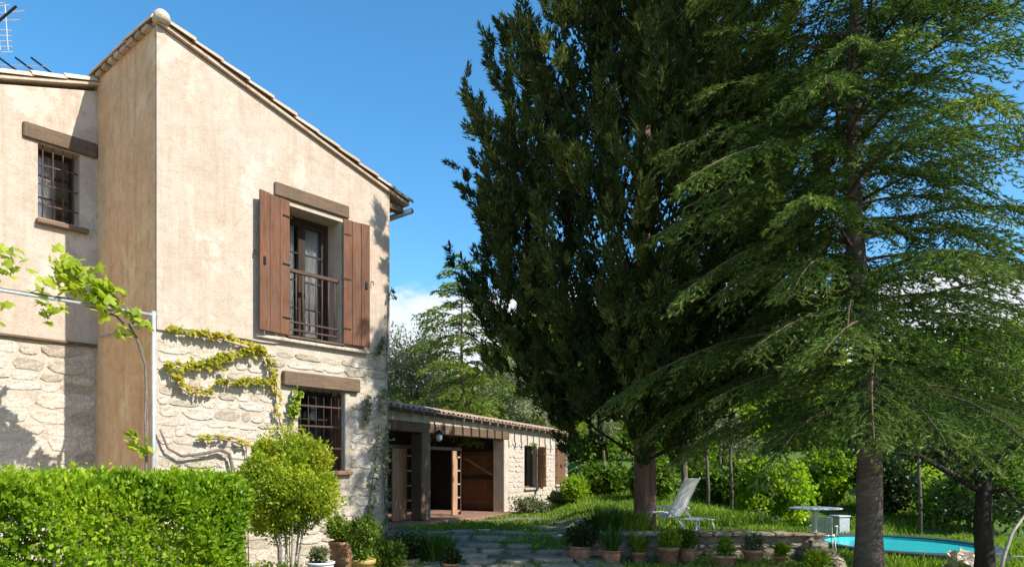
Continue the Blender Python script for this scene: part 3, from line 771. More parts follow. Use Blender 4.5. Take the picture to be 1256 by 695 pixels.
tag(hose.build('wall_vine_trunk', 'vine_stem', None, True), 'thick bare grey vine trunk bent along the foot of the stone wall', 'vine trunk')

# ------------------------------------------------------------------ aerials
ant = empty('roof_aerial', P(-28, 95, 12.0), 0, 'pale grid reflector television aerial above the left roof', 'aerial')
a0 = ant.location.copy(); Q = lambda px, py, d=12.0: P(px, py, d) - a0
MB().tube([Q(-28, 150), Q(-28, -40)], .02, 8).build('mast', 'galv', ant)
MB().tube([Q(-32, 52, 11.9), Q(20, 8, 11.6)], .022, 6).build('boom', 'iron', ant)
for k in range(9):
    t = k/8
    a = Q(-40, 4, 12) .lerp(Q(-40, 66, 12), t); b = Q(12, 4, 12.2).lerp(Q(16, 64, 12.2), t)
    if t < .5: b = Q(6, 4, 12.2).lerp(Q(30, 14, 12.2), t*2) if t < .25 else Q(30, 14, 12.2).lerp(Q(18, 36, 12.2), (t-.25)*4)
    else: b = Q(14, 38, 12.2).lerp(Q(16, 64, 12.2), (t-.5)*2)
    MB().tube([a, b], .011, 5).build('rod', 'galv', ant)
for k in range(5): MB().tube([Q(-34+k*10, 6, 12), Q(-34+k*10+4, 62, 12.05)], .008, 5).build('rod', 'galv', ant)
ya = empty('slim_aerial', P(-30, 84, 11.6), 0, 'slim dark aerial boom with short rods just above the left roof', 'aerial')
a1 = ya.location.copy()
MB().tube([P(-30, 79, 11.6)-a1, P(56, 81.5, 11.6)-a1], .006, 6).build('boom', 'galv', ya)
MB().tube([P(-30, 79, 11.6)-a1, P(-30, 150, 11.6)-a1], .015, 6).build('mast', 'galv', ya)
for px in (-22, -4, 12, 32, 51):
    c = P(px, 80.5, 11.6)-a1; MB().tube([c-Vector((.02, .22, .0)), c+Vector((.02, .22, .0))], .016, 6).build('rod', 'iron', ya)

# ------------------------------------------------------------------ hedge
def hedge():
    x0, x1, y0, y1, zt = -5.6, 0., 0., 1.0, 1.44
    hx, hy = -2.8, .5
    root = empty('hedge', (-2.62-.651*2.8-.759*.5, 7.15-.759*2.8+.651*.5, 0), HROT, 'clipped bright green leafy hedge in front of the house', 'hedge')
    n = 128000
    u = RNG.random(n)
    # front face, top, end and back sampled by area
    fr = u < .56; tp_ = (u >= .56) & (u < .88); en = u >= .88
    X = RNG.uniform(x0, x1, n); Y = RNG.uniform(y0, y1, n); Z = zt - (zt-.02)*RNG.random(n)**1.45
    dpt = np.abs(RNG.normal(size=n))*.11
    bmp = .05*np.sin(X*5.1+Z*4)+.045*np.sin(X*11+Z*7+1)+.03*np.sin(X*2.3)
    bmpt = .035*np.sin(X*4.2+Y*5)+.03*np.sin(X*9.7+Y*6)
    g_ = np.sin(X*17+Z*11+2*np.sin(Z*9))*np.sin(Z*19-X*7+2*np.sin(X*6)) + .6*np.sin(X*41+Z*13)*np.sin(Z*37-X*17)
    dpt = dpt + .13*np.clip(-g_-.1, 0, 1)
    Y = np.where(fr, y0 + dpt - bmp, Y); Z = np.where(tp_, zt - dpt + bmpt, Z); X = np.where(en, x1 - dpt + .05*np.sin(Y*8+Z*6), X)
    deep = RNG.random(n) < .16; Y = np.where(fr & deep, y0 + RNG.uniform(.08, .55, n), Y)
    # rounded shoulders
    sh = np.clip((Z - (zt-.22))/.22, 0, 1); Y = np.where(fr, Y + .13*sh**2, Y); X = np.where(en, X - .16*sh**2, X)
    ed = np.clip((X-(x1-.30))/.30, 0, 1); Y = np.where(fr, Y + .25*ed**2, Y); Z = np.where(tp_, Z - .16*ed**2, Z)
    pos = np.stack([X-hx, Y-hy, Z], 1)
    o = np.stack([np.where(en, 1, 0), np.where(fr, -1, 0), np.where(tp_, 1, .15)], 1).astype(float)
    ax = unit(o*.7 + RNG.normal(size=(n, 3))*.55 + np.array([0, -.1, .55])); nr = unit(o + RNG.normal(size=(n, 3))*.5 + np.array([.2, -.1, .5]))
    s = RNG.uniform(.5, 1.35, n)
    quads('foliage', leaves(pos, ax, nr, .056*s, .030*s), np.clip(RNG.random(n)*.8+.15*(dpt < .05)+.1*np.sin(X*3+Z*5), 0, 1), 'hedge', root)
    # sprouting shoots above the clipped top
    m = 2200; sx = RNG.uniform(x0, x1-.1, m//8); sy = RNG.uniform(y0+.1, y1, m//8); k = RNG.integers(0, m//8, m)
    t = RNG.random(m); hgt = RNG.uniform(.03, .12, m//8)
    pos = np.stack([sx[k]-hx, sy[k]-hy, zt + t*hgt[k]], 1)+RNG.normal(size=(m, 3))*.01
    quads('young_shoots', leaves(pos, rdir(m)*.8+np.array([0, 0, .8]), rdir(m), .045, .02), RNG.random(m)*.5+.5, 'hedge', root)
    mb = MB()
    for i in range(40):
        x = random.uniform(x0, x1-.25)-hx; y = random.uniform(-.25, .25)
        mb.tube([(x, y, -.02), (x+random.uniform(-.15, .15), y+random.uniform(-.1, .1), .7), (x+random.uniform(-.2, .2), y+random.uniform(-.15, .15), 1.3)], [.016, .011, .005], 5)
    mb.build('stems', 'bark', root)
hedge()

# ------------------------------------------------------------------ plants: generic
def blob_foliage(root, centre, radii, clumps, per, crad, L, W, mat, shell=.55, name='foliage', flat=1., up=.3, droop=0., rshift=0.):
    c = np.array(centre, float); r = np.array(radii, float)
    d = rdir(clumps); q = (shell + (1-shell)*RNG.random(clumps)**.7)[:, None]
    cc = c + d*q*r
    cr = crad*RNG.uniform(.45, 1.5, clumps)
    k = np.repeat(np.arange(clumps), per); n = len(k)
    off = rdir(n)*(RNG.random(n)**(1/2.2))[:, None]*cr[k][:, None]; off[:, 2] *= flat
    pos = cc[k] + off
    out = unit(off*1.0 + .3*(pos-c))
    ax = unit(out*.6 + RNG.normal(size=(n, 3))*.6 + np.array([0, 0, up-droop])); nr = unit(out*.5 + RNG.normal(size=(n, 3))*.6 + np.array([0, 0, .7]))
    s = RNG.uniform(.6, 1.3, n); tone = RNG.normal(size=clumps)*.16
    quads(name, leaves(pos, ax, nr, L*s, W*s), np.clip(RNG.random(n)*.75 + .08 + tone[k] + rshift, 0, 1), mat, root)
    return cc

def broad_tree(name, label, cat, base, height, crown, radii, mat, clumps=60, per=160, crad=.7, L=.16, W=.10, trunk=.14, bark='bark', group=None, flat=.8, limbs=9, shell=.5, lean=(0, 0)):
    """crown: centre relative to base"""
    root = empty(name, base, 0, label, cat, group)
    cc = blob_foliage(root, crown, radii, clumps, per, crad, L, W, mat, shell, 'crown', flat)
    c = Vector(crown); mb = MB()
    fork = Vector((lean[0]*.5, lean[1]*.5, max(.25*height, c.z-radii[2]*.75)))
    mb.tube([(0, 0, -.15), (lean[0]*.2+.02, lean[1]*.2, fork.z*.35), (lean[0]*.35-.03, lean[1]*.35, fork.z*.7), fork, fork.lerp(c, .7)], [trunk*1.35, trunk, trunk*.9, trunk*.8, trunk*.35], 10)
    for i in range(limbs):
        e = Vector(cc[int(i*len(cc)/limbs)]); m = fork.lerp(e, .5) + Vector((0, 0, .12*height*.3))
        mb.tube([fork.lerp(c, .15*(i % 3)), m, e], [trunk*.45, trunk*.25, trunk*.07], 6)
    mb.build('trunk', bark, root, True)
    return root

def base_at(px, D): 
    x = (px-CX)/FPX*D; return Vector((x, D, tz(x, D)))

# round bush by the house wall
b0 = P(352, 577, 9.25)
bush = empty('round_bush', (b0.x, b0.y, 0), 0, 'round olive-yellow bush on thin bare stems against the stone wall', 'bush')
blob_foliage(bush, (0, 0, 1.31), (.60, .56, .62), 135, 390, .18, .046, .027, 'bush', .45, up=.5)
mb = MB()
for i in range(6):
    a = i*1.05; mb.tube([(math.cos(a)*.10, math.sin(a)*.08, -.03), (math.cos(a)*.14+.03, math.sin(a)*.12, .5), (math.cos(a)*.25, math.sin(a)*.22, 1.0), (math.cos(a)*.42, math.sin(a)*.38, 1.5)], [.018, .016, .012, .004], 6)
mb.build('stems', 'paletwig', bush, True)

# ------------------------------------------------------------------ big cypress
def cypress():
    bx = P(790, 0, 13.6).x; base = Vector((bx, 13.6, tz(bx, 13.6)))
    root = empty('cypress_tree', base, 0, 'tall dark broad cypress with upright plumes and a red-brown trunk', 'tree')
    root.scale = (.9,)*3
    zz = np.array([1.6, 2.4, 3.2, 5.0, 6.4, 8.0, 9.6, 11.2, 13, 15, 17.5]); rr = np.array([.9, 2.0, 2.7, 3.2, 3.5, 3.2, 2.95, 2.3, 1.7, 1.0, .1])
    def prof(z): return np.interp(z, zz, rr)
    n = 640
    z = RNG.uniform(1.9, 17, n*3); keep = RNG.random(n*3) < prof(z)/3.8; z = z[keep][:n]; n = len(z)
    ang = RNG.random(n)*2*math.pi; q = np.where(RNG.random(n) < .74, RNG.uniform(.70, 1.14, n), RNG.uniform(.25, .8, n))
    R = prof(z)*q*(1+.10*np.sin(ang*5+z*1.3))
    cx_, cy_ = np.cos(ang)*R, np.sin(ang)*R
    plen = RNG.uniform(.8, 2.5, n); prad = plen*RNG.uniform(.13, .20, n)
    axis = unit(np.stack([np.cos(ang)*.40*q, np.sin(ang)*.40*q, np.ones(n)], 1) + RNG.normal(size=(n, 3))*.12)
    # plume > tuft > spray
    T = 18; kt = np.repeat(np.arange(n), T); nt = len(kt)
    t = RNG.beta(1.2, 1.5, nt); w = np.clip(1-t, 0, 1)**.75*np.clip(t*5+.25, 0, 1)*1.15
    th = RNG.random(nt)*2*math.pi; rq = np.sqrt(RNG.random(nt))
    a = axis[kt]; e = unit(np.cross(a, np.array([0.3, .8, .1]))); f = np.cross(a, e)
    rv = e*np.cos(th)[:, None] + f*np.sin(th)[:, None]
    tc_ = np.stack([cx_, cy_, z], 1)[kt] + a*((t-.35)*plen[kt])[:, None] + rv*(w*rq*prad[kt])[:, None]
    ta_ = unit(a + rv*.32 + RNG.normal(size=(nt, 3))*.16); tl_ = RNG.uniform(.20, .38, nt)
    per = 44; k = np.repeat(np.arange(nt), per); N = len(k)
    u = RNG.beta(1.2, 1.4, N); th = RNG.random(N)*2*math.pi; a = ta_[k]; e = unit(np.cross(a, np.array([0.3, .8, .1]))); f = np.cross(a, e)
    rv2 = e*np.cos(th)[:, None] + f*np.sin(th)[:, None]; rr2 = np.sqrt(RNG.random(N))
    pos = tc_[k] + a*((u-.4)*tl_[k])[:, None] + rv2*(rr2*tl_[k]*.24*np.sin(np.clip(u+.12, 0, 1)*math.pi)**.7)[:, None]
    ax = unit(a*.9 + rv2*.45 + RNG.normal(size=(N, 3))*.25); nr = unit(rv2 + RNG.normal(size=(N, 3))*.4)
    s = RNG.uniform(.6, 1.3, N); tone = (RNG.normal(size=n)*.12)[kt[k]] + (RNG.normal(size=nt)*.12)[k]
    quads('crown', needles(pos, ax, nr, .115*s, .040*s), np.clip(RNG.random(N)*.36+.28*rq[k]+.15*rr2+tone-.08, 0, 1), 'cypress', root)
    ni = 24000                                             # dense inner sprays round the stem
    zi = 2.2 + RNG.random(ni)**.9*13; ai = RNG.random(ni)*2*math.pi; ri = prof(zi)*np.sqrt(RNG.random(ni))*.80
    lump = np.sin(zi*2.1+ai*3)+np.sin(zi*.9-ai*2+1); kp = lump > -.6
    pi_ = np.stack([np.cos(ai)*ri, np.sin(ai)*ri, zi], 1)[kp]; ni = len(pi_)
    di = unit(np.array([0, 0, 1.])+RNG.normal(size=(ni, 3))*.45)
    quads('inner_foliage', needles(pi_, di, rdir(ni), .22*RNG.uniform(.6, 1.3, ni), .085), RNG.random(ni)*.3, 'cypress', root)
    mb = MB()
    mb.tube([(0, 0, -.2), (.02, 0, .25), (0, 0, 1.2), (-.03, 0, 2.4), (.02, .02, 5), (0, 0, 9), (0, 0, 14)], [.30, .24, .21, .195, .17, .12, .04], 14)
    mb.build('trunk', 'redbark', root, True)
    mb = MB()
    for i in range(70):
        j = RNG.integers(0, n); p = Vector((cx_[j], cy_[j], z[j])); h = max(1.4, p.z - 1.2 - .3*math.hypot(p.x, p.y))
        s0 = Vector((0, 0, h)); m = s0.lerp(p, .55) + Vector((0, 0, -.15))
        mb.tube([s0, m, p], [.038, .024, .010], 5)
    mb.build('limbs', 'blackbark', root)
    # second stem
    MB().tube([(.10, -.08, -.1), (.15, -.1, .8), (.12, -.1, 1.8), (.25, -.2, 3.2)], [.12, .10, .085, .05], 9).build('trunk', 'redbark', root, True)
cypress()

# ------------------------------------------------------------------ the cedar
def cedar(name, label, base, height, lean, z0, rfun, nbr, seed, trunk, blade=(.062, .0105), dens=1.0, sub=.052, mat='cedar', az=None, nblade=10):
    rg = np.random.default_rng(seed)
    root = empty(name, base, 0, label, 'tree')
    def tp(h): t = h/height; return np.array([lean[0]*t + .05*math.sin(h*.9), lean[1]*t + .04*math.sin(h*1.3+1), h])
    mb = MB(); hs_ = np.linspace(-.2, height, 16)
    mb.tube([tp(h) for h in hs_], [max(.012, trunk*(1-max(h, 0)/height)**.85*(1.25 if h < .2 else 1)) for h in hs_], 14)
    mb.build('trunk', 'cedarbark', root, True)
    bb = MB(); P0, AX, NR, TN, LEN = [], [], [], [], []
    for i in range(nbr):
        h = z0 + (height-z0-.3)*((i+rg.random())/nbr)**1.08
        a = (i*2.39996 + rg.normal()*.35) if az is None else az(i, rg)
        Lb = rfun(h)*rg.uniform(.72, 1.12)
        dh = np.array([math.cos(a), math.sin(a), 0]); dl = np.array([-dh[1], dh[0], 0])
        el0 = rg.uniform(.05, .38) + .35*(h/height)**2; s0 = tp(h)
        m = max(5, int(Lb/.3)); ts = np.linspace(0, 1, m)
        sag = .34 + .20*rg.random()
        pts = [s0 + dh*Lb*t*math.cos(el0*.6) + np.array([0, 0, Lb*(math.sin(el0)*t - sag*t*t*.95)]) + dl*(.06*Lb*math.sin(t*2+i)) for t in ts]
        bb.tube(pts, [max(.005, .021*(Lb/3)*(1-t)+.004) for t in ts], 5, False)
        pts = np.array(pts)
        nb = int(Lb/.058*dens)
        tt = np.sort(rg.uniform(.06, 1.0, nb)); idx = np.clip((tt*(m-1)).astype(int), 0, m-2); fr = (tt*(m-1)-idx)[:, None]
        org = pts[idx]*(1-fr)+pts[idx+1]*fr; dirv = unit(pts[idx+1]-pts[idx])
        sd = np.where(np.arange(nb) % 2, 1., -1.)
        bl = Lb*.36*(1-tt)**.7*np.clip(tt*5, .3, 1)*rg.uniform(.6, 1.25, nb) + .10
        bdir = unit(dirv*(.75+.5*tt[:, None]) + dl*sd[:, None]*rg.uniform(.7, 1.15, nb)[:, None] + np.array([0, 0, -.10]) + rg.normal(size=(nb, 3))*.14)
        # twigs on each branchlet
        for j in range(nb):
            ns = max(3, int(bl[j]/sub)); u = (np.arange(ns)+rg.random(ns))/ns
            q = org[j] + bdir[j]*(bl[j]*u)[:, None] + np.array([0, 0, -1.])*(bl[j]*.45*u*u)[:, None]
            sl_ = np.where(np.arange(ns) % 2, 1., -1.)
            lat = unit(np.cross(bdir[j], [0, 0, 1.]))
            td = unit(bdir[j]*.8 + lat*sl_[:, None]*rg.uniform(.3, 1.0, ns)[:, None] + np.array([0, 0, -.22]) + rg.normal(size=(ns, 3))*.2)
            tl = (.055+.075*(1-u))*rg.uniform(.7, 1.3, ns)*(1 if bl[j] > .25 else .8)
            P0.append(q); AX.append(td); LEN.append(tl); TN.append(np.full(ns, (tt[j]*.35) + rg.normal()*.08) + u*.22)
    P0, AX, LEN, TN = map(np.concatenate, (P0, AX, LEN, TN)); n = len(P0)
    bb.build('branches', 'twig', root)
    V, Rn = [], []
    for b in range(nblade):
        t = rg.random(n)*.9; side = rdir(n)
        ax = unit(AX*.95 + side*.55); pos = P0 + AX*(LEN*t)[:, None]
        V.append(needles(pos, ax, unit(side+np.array([0, 0, .6])), blade[0]*rg.uniform(.7, 1.35, n), blade[1]*rg.uniform(.8, 1.5, n))); Rn.append(np.clip(TN + rg.random(n)*.45, 0, 1))
    s = unit(np.cross(AX, rdir(n)))
    V.append(needles(P0, AX, s, LEN*1.25, .016)); Rn.append(np.clip(TN*.9+rg.random(n)*.3, 0, 1))
    quads('crown', np.concatenate(V), np.concatenate(Rn), mat, root)
    print(name, 'needles', 5*n)
cb = P(1067, 0, 9.8); cb.z = tz(cb.x, cb.y)
cedar('cedar_tree', 'tall green cedar with drooping feathery branches and a straight grey-brown trunk', cb, 12.5, (-.35, .1), 2.1,
      lambda h: np.interp(h, [1.5, 2.4, 4, 6, 8, 10, 12.5], [2.4, 3.2, 3.35, 3.0, 2.5, 1.6, .3]), 152, 3, .182)

# ------------------------------------------------------------------ dark oak on the right
ob = base_at(1207, 12.8)
broad_tree('holm_oak', 'dark evergreen oak with black trunk standing beside the pool', 'tree', ob, 7, (.2, .3, 3.1), (2.4, 2.2, 1.9), 'dark', 62, 230, .48, .085, .045, .16, bark='blackbark', limbs=10, shell=.45)
stick = empty('leaning_dead_branch', P(1228, 700, 7.6), 0, 'pale bare forked dead branch leaning beside the dark oak', 'branch')
so = stick.location.copy()
MB().tube([P(1224, 715, 7.6)-so, P(1232, 680, 7.65)-so, P(1242, 652, 7.7)-so, P(1262, 625, 7.8)-so], [.022, .019, .016, .010], 8).build('stem', 'paletwig', stick, True)
MB().tube([P(1230, 689, 7.65)-so, P(1245, 682, 7.6)-so, P(1275, 683, 7.5)-so], [.015, .013, .009], 8).build('side_branch', 'paletwig', stick, True)

# ------------------------------------------------------------------ trees and shrubs behind
def bg(name, label, px, D, top_y, half_px, mat, vis_bottom_y=600, **kw):
    """tree whose crown spans half_px either side of px and reaches up to image row top_y at depth D"""
    b = base_at(px, D); zt = EYE + (HY-top_y)/FPX*D; rx = half_px/FPX*D
    zb = max(b.z+.1, EYE + (HY-vis_bottom_y)/FPX*D)
    cz = (zt+zb)/2 - b.z; rz = (zt-zb)/2
    a = dict(clumps=84, per=150, crad=max(.35, rx*.24), L=D*.0062, W=D*.0040, trunk=.05+.02*rx, shell=.25); a.update(kw)
    cr = a['crad']
    return broad_tree(name, label, kw.pop('cat', 'tree') if 'cat' in kw else 'tree', b, zt-b.z, (0, 0, cz), (max(.2, rx-cr*.6), max(.2, rx*.8-cr*.5), max(.2, rz-cr*.5)), mat, **{k: v for k, v in a.items() if k != 'cat'})

bg('olive_tree', 'silvery grey-green olive tree rising behind the annex roof beside the house', 512, 27, 392, 62, 'olive', 540, clumps=90, per=170, L=.13, W=.05)
bg('olive_tree', 'grey-green olive tree behind the cypress and the annex roof', 640, 31, 430, 60, 'olive', 560, clumps=70, L=.14, W=.055)
def pale_pine():
    b = base_at(572, 25)
    cedar('pale_conifer', 'yellow-green young conifer with ragged upswept branches behind the annex', b, 9.2-b.z, (-.2, 0), 2.2, lambda h: np.interp(h, [1, 4, 7, 9.2], [2.2, 2.1, 1.5, .35]), 84, 12, .11, (.14, .04), .6, .10, 'pine', nblade=5)
pale_pine()
bg('leafy_tree', 'lime-green tree sunlit just over the far end of the annex roof', 640, 33, 468, 44, 'lime', 560)
bg('leafy_tree', 'mid-green bushy tree at the far corner of the annex', 722, 32, 520, 40, 'mid', 640)
bg('leafy_tree', 'lime-green tree showing behind the cypress trunk on its lit side', 838, 27, 500, 44, 'lime', 610)
bg('leafy_tree', 'mid-green tree filling the gap behind the cypress trunk on its shaded side', 752, 36, 470, 60, 'mid', 620)
bg('olive_tree', 'grey-green slender tree with pale bare stems behind the grassy bank', 890, 29, 505, 42, 'olive', 600, clumps=40, trunk=.16, L=.13, W=.05)
bg('leafy_tree', 'tall mid-green tree between the cypress and the cedar', 925, 42, 425, 90, 'mid', 600, clumps=90)
bg('leafy_shrub', 'bright lime shrub mound behind the grassy bank and the garden table', 950, 21, 556, 52, 'lime', 650, clumps=80, per=190, cat='shrub')
bg('leafy_shrub', 'lime shrub just left of the cedar trunk beyond the table', 1015, 25, 548, 44, 'lime', 650, cat='shrub')
bg('leafy_tree', 'lime-green tree glowing behind the cedar trunk', 1080, 34, 440, 80, 'lime', 620, clumps=90)
bg('leafy_tree', 'mid-green tree beyond the pool', 1140, 29, 500, 62, 'mid', 650, clumps=90)
bg('leafy_shrub', 'yellow-green shrub at the far edge of the pool', 1160, 23, 585, 40, 'lime', 664, cat='shrub')
bg('leafy_tree', 'lime-green tree beyond the dark oak', 1225, 27, 440, 66, 'lime', 640, clumps=90)
bg('dark_tree', 'dark green tree in the deep shade between pool and cedar trunk', 1085, 24, 560, 34, 'dark', 652, cat='tree')
bg('leafy_shrub', 'mid-green shrub growing behind the white lounge chair', 800, 22, 560, 30, 'mid', 640, cat='shrub')
bg('leafy_shrub', 'yellow-green shrub at the end corner of the annex wall', 704, 22.5, 583, 12, 'lime', 622, clumps=24, per=140, L=.08, W=.05, cat='shrub', trunk=.03)
bg('dark_tree', 'dark green tree behind the grassy bank left of the lime mound', 870, 33, 520, 50, 'dark', 610)
tt = bg('slender_tree', 'slender dark-stemmed tree directly behind the white lounge chair', 840, 17.2, 470, 26, 'dark', 560, clumps=26, per=130, trunk=.085)

bg('leafy_shrub', 'broad mid-green shrub between the bank and the lime mound', 905, 25, 560, 60, 'mid', 650, cat='shrub')
bg('leafy_tree', 'lime-green tree above the grassy bank between cypress and table', 880, 37, 478, 60, 'lime', 600)
bg('leafy_shrub', 'wide mid-green shrub at the far side of the pool behind the dark oak', 1215, 22, 560, 60, 'mid', 665, cat='shrub')
bg('leafy_tree', 'tall mid-green tree rising behind the cedar trunk', 1010, 40, 440, 75, 'mid', 610)
bg('leafy_tree', 'dark tree at the wood edge beyond the annex corner', 700, 44, 450, 60, 'dark', 600)
bg('leafy_shrub', 'dark green shrub in the shade beyond the annex corner', 745, 24, 570, 34, 'mid', 640, cat='shrub')
bg('leafy_shrub', 'lime shrub seen just right of the cedar trunk behind the pool', 1110, 26, 570, 40, 'lime', 655, cat='shrub')
for i_, (px_, D_) in enumerate(((868, 23.5), (884, 25), (897, 24), (741, 27), (1128, 21.5))):
    bg('slender_tree', ['slender grey-stemmed sapling rising over the grassy bank', 'thin pale-stemmed sapling over the grassy bank beside the olive', 'thin sapling with sparse silvery leaves left of the lime mound', 'slender grey-stemmed sapling between annex and cypress trunk', 'thin grey-stemmed sapling standing behind the pool'][i_], px_, D_, 500, 18, 'olive', 545, clumps=14, per=90, trunk=.055, L=.12, W=.05)
def woodland():
    n = 32000
    ang = RNG.uniform(-1.15, 1.15, n); D = RNG.uniform(52, 75, n)
    x = np.tan(ang*.72)*D; top = 8.5+2.2*np.sin(x*.16)+1.6*np.sin(x*.37+1)+.9*np.sin(x*.8)
    h = np.sqrt(RNG.random(n))*top; z = terrain(x, D) + h
    pos = np.stack([x, D, z], 1)+RNG.normal(size=(n, 3))*.4
    nr = unit(RNG.normal(size=(n, 3))*.7+np.array([.5, -.4, .6]))
    o = quads('woodland', leaves(pos, rdir(n), nr, RNG.uniform(.7, 1.5, n), RNG.uniform(.5, 1.0, n)), np.clip(RNG.random(n)*.6+.25*np.sin(x*.3)+.2, 0, 1), 'mid')
    tag(o, 'distant band of green woodland closing off the garden', 'woodland', None, 'stuff')
woodland()

# ------------------------------------------------------------------ terrace wall
tw = empty('terrace_wall', (1.25, 12.0, 0), 0, 'low rough stone retaining wall edging the raised terrace behind the pots', 'wall')
MB().box(.0, 3.95, .04, .30, -.3, .40).build('core', 'rubble', tw)
lay_stones(tw, 'rubble', -.02, 3.97, -.05, .37, .04, [], 31, hr=(.10, .17), wr=(.13, .34), d=(.02, .06), gap=.018)
rnd = random.Random(12)
x = -.02
while x < 3.9:
    w = rnd.uniform(.22, .45); h = rnd.uniform(.045, .08)
    MB().bevbox(x, min(x+w-.015, 4.0), -.06+rnd.uniform(-.02, .02), .34, .402, .402+h, .018).build('capstone', 'rubble', tw); x += w
for i in range(16):                                       # tumbled stones at its right end
    me = stone_mesh(rnd.uniform(.16, .34), rnd.uniform(.12, .22), .09, rnd)
    t = rnd.random(); o = link('stone', me, tw, 'rubble'); o.location = (3.80+t*.12+rnd.uniform(-.08, .05), -.02-t*.6+rnd.uniform(-.08, .08), max(.02, .34*(1-t)**1.3*rnd.uniform(.3, 1)))
    o.rotation_euler = (rnd.uniform(-.5, .2), rnd.uniform(-.3, .3), rnd.uniform(.3, 1.6)); o.scale = (1, 1.6, 1)
for i in range(12):
    me = stone_mesh(rnd.uniform(.2, .34), rnd.uniform(.12, .18), .05, rnd)
    o = link('stone', me, tw, 'rubble'); t = (i % 4)/4; o.location = (3.82+rnd.uniform(-.08, .04), .06-t*.7+rnd.uniform(-.05, .05), max(.03, (.05+(i//4)*.14)*(1-t*.9))); o.rotation_euler = (rnd.uniform(-.7, 0), rnd.uniform(-.2, .2), rad(60)+rnd.uniform(-.6, .6)); o.scale = (.85, 1.7, 1)
MB().box(3.74, 3.92, -.45, .04, -.3, .16).build('core', 'rubble', tw)

# ------------------------------------------------------------------ stone path and steps
steps = tag(bpy.data.objects.new('garden_steps', None), kind='structure'); COL.objects.link(steps)
rnd = random.Random(77)
for r, y in enumerate((10.3, 10.95, 11.6, 12.3, 13.05, 13.85, 14.75, 15.7)):
    x = -1.9 + rnd.uniform(-.2, .1); xe = 1.15 - .0*r
    while x < xe:
        w = rnd.uniform(.38, .85); dpt = rnd.uniform(.42, .58)
        n = 9; vs = []; zt_ = tz(x+w/2, y) + .035 + rnd.uniform(0, .03); ring = []
        for k in range(n):
            a = 2*math.pi*k/n; c, s_ = math.cos(a), math.sin(a); q = max(abs(c), abs(s_))**.75; e = rnd.uniform(.86, 1)
            ring.append((c/q*w*.48*e, s_/q*dpt*.5*e))
        vs = [(p[0], p[1], -.14) for p in ring]+[(p[0], p[1], -.012) for p in ring]+[(p[0]*.95, p[1]*.95, 0) for p in ring]
        fs = [tuple(range(2*n, 3*n))]+[(i*n+k, i*n+(k+1) % n, (i+1)*n+(k+1) % n, (i+1)*n+k) for i in range(2) for k in range(n)]
        if rnd.random() < .85:
            me = bpy.data.meshes.new('slab'); me.from_pydata(vs, [], fs)
            o = link('slab', me, steps, 'rubble'); o.location = (x+w/2, y+rnd.uniform(-.08, .08), zt_); o.rotation_euler = (rnd.uniform(-.02, .02), rnd.uniform(-.02, .02), rnd.uniform(-.2, .2))
        x += w + .03

# ------------------------------------------------------------------ pots
def pot_mesh(kind, r, h):
    if kind == 'bulge': pr = [(r*.62, 0), (r*.80, h*.25), (r*.92, h*.55), (r*.90, h*.82), (r*.86, h*.86), (r, h*.88), (r*1.02, h*.98), (r*.94, h), (r*.84, h*.97), (r*.80, h*.86)]
    elif kind == 'tall': pr = [(r*.86, 0), (r*.92, h*.5), (r*.95, h*.88), (r*1.04, h*.90), (r*1.05, h*.99), (r*.95, h), (r*.88, h*.96), (r*.86, h*.9)]
    else: pr = [(r*.66, 0), (r*.70, h*.04), (r*.90, h*.76), (r*1.0, h*.78), (r*1.03, h*.97), (r*.97, h), (r*.88, h*.97), (r*.84, h*.88)]
    return MB().lathe(pr, 28)
def potted(label, x, y, z, kind, r, h, mat, plant, pmat, pr=None, ph=.3, n=160, group='potted plants'):
    root = empty('potted_plant', (x, y, z), random.uniform(0, 6), label, 'potted plant', group)
    pot_mesh(kind, r, h).build('pot', mat, root, True); MB().lathe([(r*.1, h*.905), (r*.84, h*.90), (r*.84, h*.88), (r*.1, h*.86)], 18).build('soil', 'soil', root)
    pr = pr or r*1.3
    if plant == 'strap':
        m = n; th = RNG.random(m)*6.283; V = []; R_ = []
        base = np.stack([np.cos(th)*r*.4*RNG.random(m), np.sin(th)*r*.4*RNG.random(m), np.full(m, h*.88)], 1)
        out = np.stack([np.cos(th), np.sin(th), np.zeros(m)], 1); ln = ph*RNG.uniform(.6, 1.2, m); sp = RNG.uniform(.25, 1.0, m)*pr/ph; seg = 5; w = RNG.uniform(.011, .02, m)
        side = np.stack([-np.sin(th), np.cos(th), np.zeros(m)], 1); rr_ = RNG.random(m)
        def pt(t): return base + out*(ln*sp*t)[:, None] + np.array([0, 0, 1.])*(ln*(t*1.25-sp*.85*t*t*1.0))[:, None]
        for s_ in range(seg):
            t0, t1 = s_/seg, (s_+1)/seg; w0 = w*(1-t0)**.5; w1 = w*(1-t1)**.5+.001
            V.append(np.stack([pt(t0)-side*w0[:, None], pt(t0)+side*w0[:, None], pt(t1)+side*w1[:, None], pt(t1)-side*w1[:, None]], 1)); R_.append(rr_)
        quads('foliage', np.concatenate(V), np.concatenate(R_), pmat, root)
    else:
        blob_foliage(root, (0, 0, h+ph*.45), (pr*.7, pr*.7, ph*.5), 26, max(20, n//8), pr*.38, .05, .028, pmat, .3, up=.5)
        mb = MB()
        for i in range(7):
            a = i*.9; mb.tube([(0, 0, h*.88), (math.cos(a)*pr*.25, math.sin(a)*pr*.25, h+ph*.35), (math.cos(a)*pr*.6, math.sin(a)*pr*.6, h+ph*.75)], [.007, .005, .002], 5)
        mb.build('stems', 'twig', root)
    return root
def gp_(px, D, dz=0): b = base_at(px, D); return b.x, b.y, b.z+dz
G = 'terracotta pots in front of the terrace wall'
